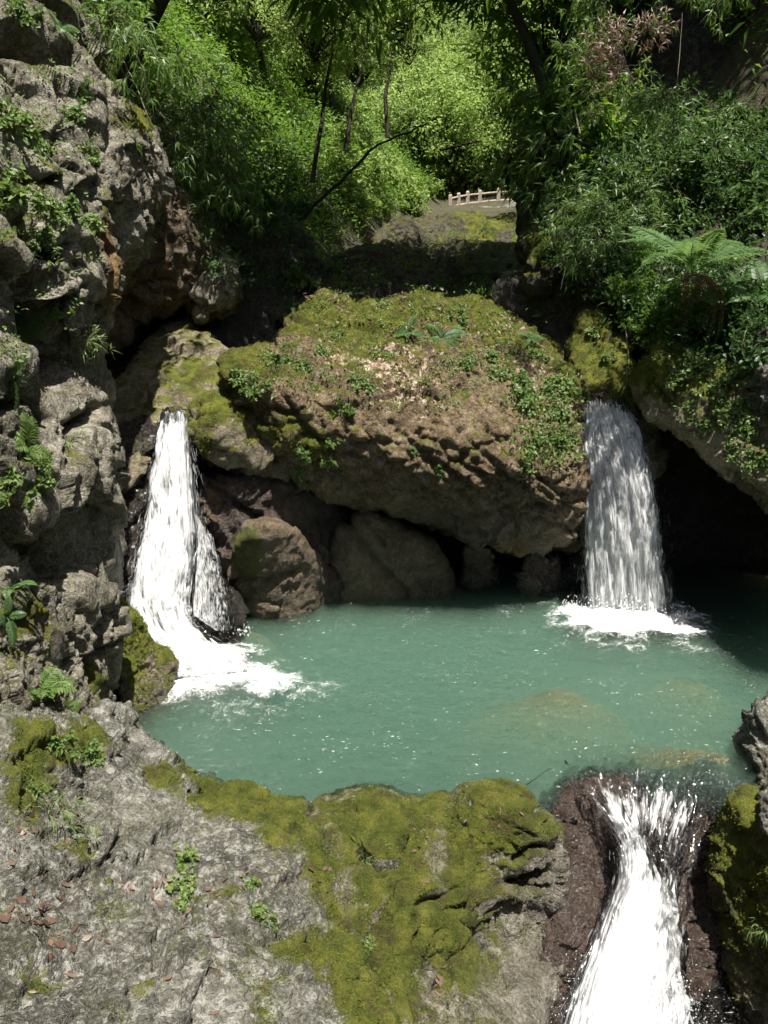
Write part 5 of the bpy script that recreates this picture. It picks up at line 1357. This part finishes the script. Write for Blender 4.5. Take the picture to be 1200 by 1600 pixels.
# carpets of small leaves, litter and moss that nobody could count
def carpet(name, poly, n, L, Wd, mat, label, cat, seed, m=5, rise=.08, nzmin=.1, spread=.05, flat=False, only=None, patch=None):
    g = np.random.default_rng(seed); pl = np.array(poly, float); lo, hi = pl.min(0), pl.max(0)
    c = lo + (hi - lo) * g.random((n * 3, 2)); c = c[poly_sd(c[:, 0], c[:, 1], pl) < 0][:n]
    if patch:
        c = c[fbm(np.c_[c / patch, np.full(len(c), seed)], 2, seed) > -.05]
    Bs, Ns = [], []
    for (u, v) in c:
        loc, nr, o = hit(u, v)
        if loc is None or nr.z < nzmin or (only is not None and o not in only): continue
        Bs.append(loc); Ns.append(nr)
    if not Bs: return
    Bs = np.array(Bs); Ns = np.array(Ns); k = len(Bs)
    B = Bs[:, None] + g.standard_normal((k, m, 3)) * spread * np.array([1, 1, .3]) + Ns[:, None] * (rise * g.random((k, m, 1)) + .006)
    if flat:
        D = np.cross(Ns[:, None], g.standard_normal((k, m, 3))) + Ns[:, None] * .25 * g.standard_normal((k, m, 1)); up = Ns[:, None] + .25 * g.standard_normal((k, m, 3))
    else:
        D = g.standard_normal((k, m, 3)) + Ns[:, None] * .7 + np.array([0, 0, .1]); up = Ns[:, None] + np.array([0, 0, .5]) + .5 * g.standard_normal((k, m, 3))
    B, D, up = B.reshape(-1, 3), D.reshape(-1, 3), up.reshape(-1, 3)
    V, Fc = leaf_faces(B, D, up, L * (.5 + .9 * g.random(len(B))), Wd * (.6 + .8 * g.random(len(B))), .1)
    return add(name, mesh_np(name, V, Fc, mat, False), label=label, cat=cat, kind="stuff")
BT = [(360,590),(440,530),(510,460),(660,455),(790,490),(900,580),(900,640),(800,640),(700,640),(560,640),(440,620),(400,640)]
carpet("ground_cover", BT, 1200, .055, .026, M['herb'], "low leafy growth spread over the top of the huge boulder", "ground cover", 1, 6, .07, .1, .06, patch=38)
carpet("leaf_litter", BT, 1100, .075, .030, M['dry'], "dead leaves strewn over the top of the huge boulder", "leaf litter", 2, 2, .01, .25, .05, True, patch=60)
carpet("ground_cover", [(820,600),(905,600),(905,720),(860,730),(800,690)], 260, .065, .036, M['herb'], "leafy growth hanging down the huge boulder beside the free-falling waterfall", "ground cover", 3, 7, .12, -.6, .08)
carpet("ground_cover", [(-10,-10),(120,0),(165,150),(145,420),(140,560),(0,620)], 700, .05, .026, M['herb'], "small plants sprouting all over the upper ledges of the tall cliff", "ground cover", 4, 7, .08, .15, .05, patch=45)
carpet("ground_cover", [(1000,560),(1080,545),(1180,560),(1200,760),(1130,730),(1060,650)], 420, .06, .032, M['herb'], "leafy growth on the mossy ledge over the cave", "ground cover", 5, 7, .10, .0, .06, patch=35)
carpet("ground_cover", [(450,450),(620,365),(800,345),(815,430),(760,470)], 500, .09, .04, M['leaf_mid'], "sparse weeds among the stream bed shelves", "ground cover", 6, 6, .15, .2, .1, patch=40)
carpet("leaf_litter", [(450,470),(560,400),(620,370),(700,400),(700,460)], 260, .11, .05, M['dry'], "dead leaves strewn over the stream bed shelves", "leaf litter", 7, 2, .02, .3, .1, True, patch=50)
carpet("ground_cover", [(300,300),(480,300),(520,420),(440,470),(320,430)], 500, .10, .045, M['leaf_dark'], "shaded weeds on the dark rock wall of the ravine", "ground cover", 8, 6, .15, -.1, .12)
carpet("ground_cover", [(830,260),(1000,210),(1210,180),(1210,560),(1080,560),(960,500),(850,420)], 1500, .12, .05, M['leaf_dark'], "small leaves covering the steep fern bank", "ground cover", 9, 7, .3, -.4, .14)
def moss_fuzz(o, n, seed, L=.016, lim=.5):
    g = np.random.default_rng(seed); me = o.data; nv = len(me.vertices)
    co = np.empty(nv * 3, np.float32); me.vertices.foreach_get("co", co); co = co.reshape(-1, 3)
    nr = np.empty(nv * 3, np.float32); me.vertices.foreach_get("normal", nr); nr = nr.reshape(-1, 3)
    mk = np.empty(nv * 4, np.float32); me.attributes["mask"].data.foreach_get("color", mk); mk = mk.reshape(-1, 4)[:, 0]
    mk = mk + .7 * fbm(co * 2.4, 3, seed)
    face = (nr * (np.array([0, 0, CAM_H]) - co)).sum(1) > 0
    idx = np.nonzero(face & (mk > lim))[0]
    if len(idx) < 10: return
    i = g.choice(idx, n)
    B = co[i] + g.standard_normal((n, 3)) * .012
    D = nr[i] * .9 + g.standard_normal((n, 3)) * .7
    V, Fc = leaf_faces(B, D, nr[i] + g.standard_normal((n, 3)), L * (.5 + g.random(n)), L * .45, .1)
    add("moss", mesh_np("moss", V, Fc, M['moss'], False), o, kind="stuff")
M['moss'] = leaf_material("moss_blade", [(.0, (.045, .065, .010)), (.5, (.12, .145, .024)), (1., (.23, .23, .045))], .3, (.32, .34, .06), .8, .1)
for o in ROCKS:
    l = o["label"]
    if "big pale grey" in l: moss_fuzz(o, 22000, 1)
    elif "green mossy rock sloping" in l: moss_fuzz(o, 30000, 2)
    elif "shaggy with green moss" in l: moss_fuzz(o, 14000, 3, .02)
    elif "huge mossy" in l: moss_fuzz(o, 26000, 4, .028)
    elif "rounded mossy" in l or "wedge of rock" in l or "jutting out over" in l or "steep mossy" in l: moss_fuzz(o, 7000, 5, .026)

# bamboo that hangs into the picture
for (u, v, s, lab, Y) in [(330,215,1.2,"bamboo spray hanging over the dark ravine, upper",15.5), (355,260,1.2,"bamboo spray hanging over the dark ravine, middle",15.5), (375,300,1.0,"bamboo spray hanging over the dark ravine, lowest",15.6),
                        (975,-20,1.0,"bright bamboo spray hanging in from the top of the picture before the dark cliff",13.8), (1035,-15,.9,"second bamboo spray hanging in from the top of the picture before the dark cliff",13.8), (1130,-35,.9,"bamboo spray at the top of the picture near its corner",13.5),
                        (985,70,.7,"withered pale bamboo spray dangling before the dark cliff",12.5), (930,130,1.0,"bamboo spray beside the dark cliff above the fern bank",15), (1030,170,.8,"thin bamboo spray before the dark cliff above the fern bank",14.5)]:
    p = P(u, v, Y)
    g = random.Random(int(u))
    g.choice(BAMB).place(p, (math.radians(60 + g.uniform(-15, 25)), 0, g.uniform(-.6, .6)), s, lab, "bamboo", None, M['dry'] if "withered" in lab else None)

# wooden fence on the path
fence = add("fence", None, label="pale wooden post and rail fence along the path far up the stream", cat="fence")
M['wood'] = simple_material("pale_fence_wood", (.20, .16, .135), (.38, .31, .27), 5, .8, .01)
FP = [(703,336,46.5),(716,333,47),(730,330,47.5),(749,328,48),(778,325,48.3),(808,324,48.6),(838,323,49)]
fp = [P(*p) for p in FP]
for p in fp:
    a = np.array([[-.1,-.1],[.1,-.1],[.1,.1],[-.1,.1]])
    V = np.concatenate([np.c_[a, np.full(4, -.5)], np.c_[a, np.full(4, 1.0)], np.c_[a * .55, np.full(4, 1.08)]]) + p
    Fq = np.array([[0,1,5,4],[1,2,6,5],[2,3,7,6],[3,0,4,7],[4,5,9,8],[5,6,10,9],[6,7,11,10],[7,4,8,11],[8,9,10,11],[3,2,1,0]])
    add("post", mesh_np("post", V, Fq, M['wood'], False), fence)
for a, b in zip(fp[:-1], fp[1:]):
    for h in (.40, .84):
        V, Fq = tubes([np.stack([a + [0, 0, h], (a + b) / 2 + [0, 0, h + .01], b + [0, 0, h]])], [np.full(3, .07)], 6)
        add("rail", mesh_np("rail", V, Fq, M['wood'], True), fence)
rock("stone_wall", [(690,334),(712,330),(750,325),(840,320),(850,348),(760,352),(700,350)], [(700,340,46.6),(760,338,48),(840,335,49)], M['grey'],
     "low pale stone wall that carries the fenced path", "wall", thick=1.5, rnd=.2, step=1.6, amp=.1, freq=.8, blocks=(1.6, .2, .15), seed=71, zstep=3)

# dead leaves on the near rocks
LV, LF = leaf_faces(np.zeros((1, 3)), np.array([[1., 0, 0]]), np.array([[0, 0, 1.]]), 1.0, .42, -.12, True)
LEAFM = mesh_np("fallen_leaf", LV - np.array([.5, 0, 0]), LF, M['dry'], True)
def fallen(u, v, L, label, group):
    loc, nr, o = hit(u, v)
    if loc is None: return
    o = add("fallen_leaf", LEAFM, label=label, cat="leaf", group=group)
    o.location = loc + nr * .012
    o.rotation_euler = (nr.to_track_quat('Z', 'Y').to_matrix() @ Matrix.Rotation(random.uniform(0, 6.28), 3, 'Z') @ Matrix.Rotation(random.uniform(-.5, .5), 3, 'X')).to_euler()
    o.scale = (L * random.uniform(.7, 1.4), L * random.uniform(.6, 1.5), L * random.uniform(-1.8, 1.8))
def pile(c, ru, rv, n, L, label, group, seed):
    g = random.Random(seed)
    for k in range(n):
        fallen(c[0] + g.gauss(0, ru), c[1] + g.gauss(0, rv), L * g.uniform(.6, 1.2), label, group)
pile((78,1440), 26, 30, 44, .075, "dead brown leaf in the heap low on the big pale grey rock", "heap of dead leaves on the grey rock", 1)
pile((60,1290), 26, 26, 22, .07, "dead brown leaf around the dry tuft on the big pale grey rock", "dead leaves around the dry tuft", 2)
pile((270,1390), 45, 14, 34, .07, "dead brown leaf in the hollow across the big pale grey rock", "dead leaves in the hollow", 3)
pile((430,1370), 50, 14, 22, .065, "dead leaf along the ridge where grey rock meets green mossy rock", "dead leaves on the ridge", 4)
pile((690,1290), 60, 40, 26, .06, "pale dead leaf scattered on the green mossy rock", "dead leaves on the green mossy rock", 5)
pile((688,1550), 9, 22, 14, .075, "reddish dead leaf in the upright cluster low on the green mossy rock", "reddish leaves on the green mossy rock", 6)
pile((300,1500), 150, 60, 18, .06, "single dead leaf lying on the lower face of the big pale grey rock", "single leaves on the grey rock", 7)
pile((640,600), 40, 40, 40, .12, "dead leaf in the pale litter streak on the huge boulder", "leaf litter on the huge boulder", 8)
pile((800,520), 50, 25, 30, .12, "dead leaf on the far right slope of the huge boulder top", "leaf litter on the boulder slope", 9)
for o in hide: o.hide_viewport = False
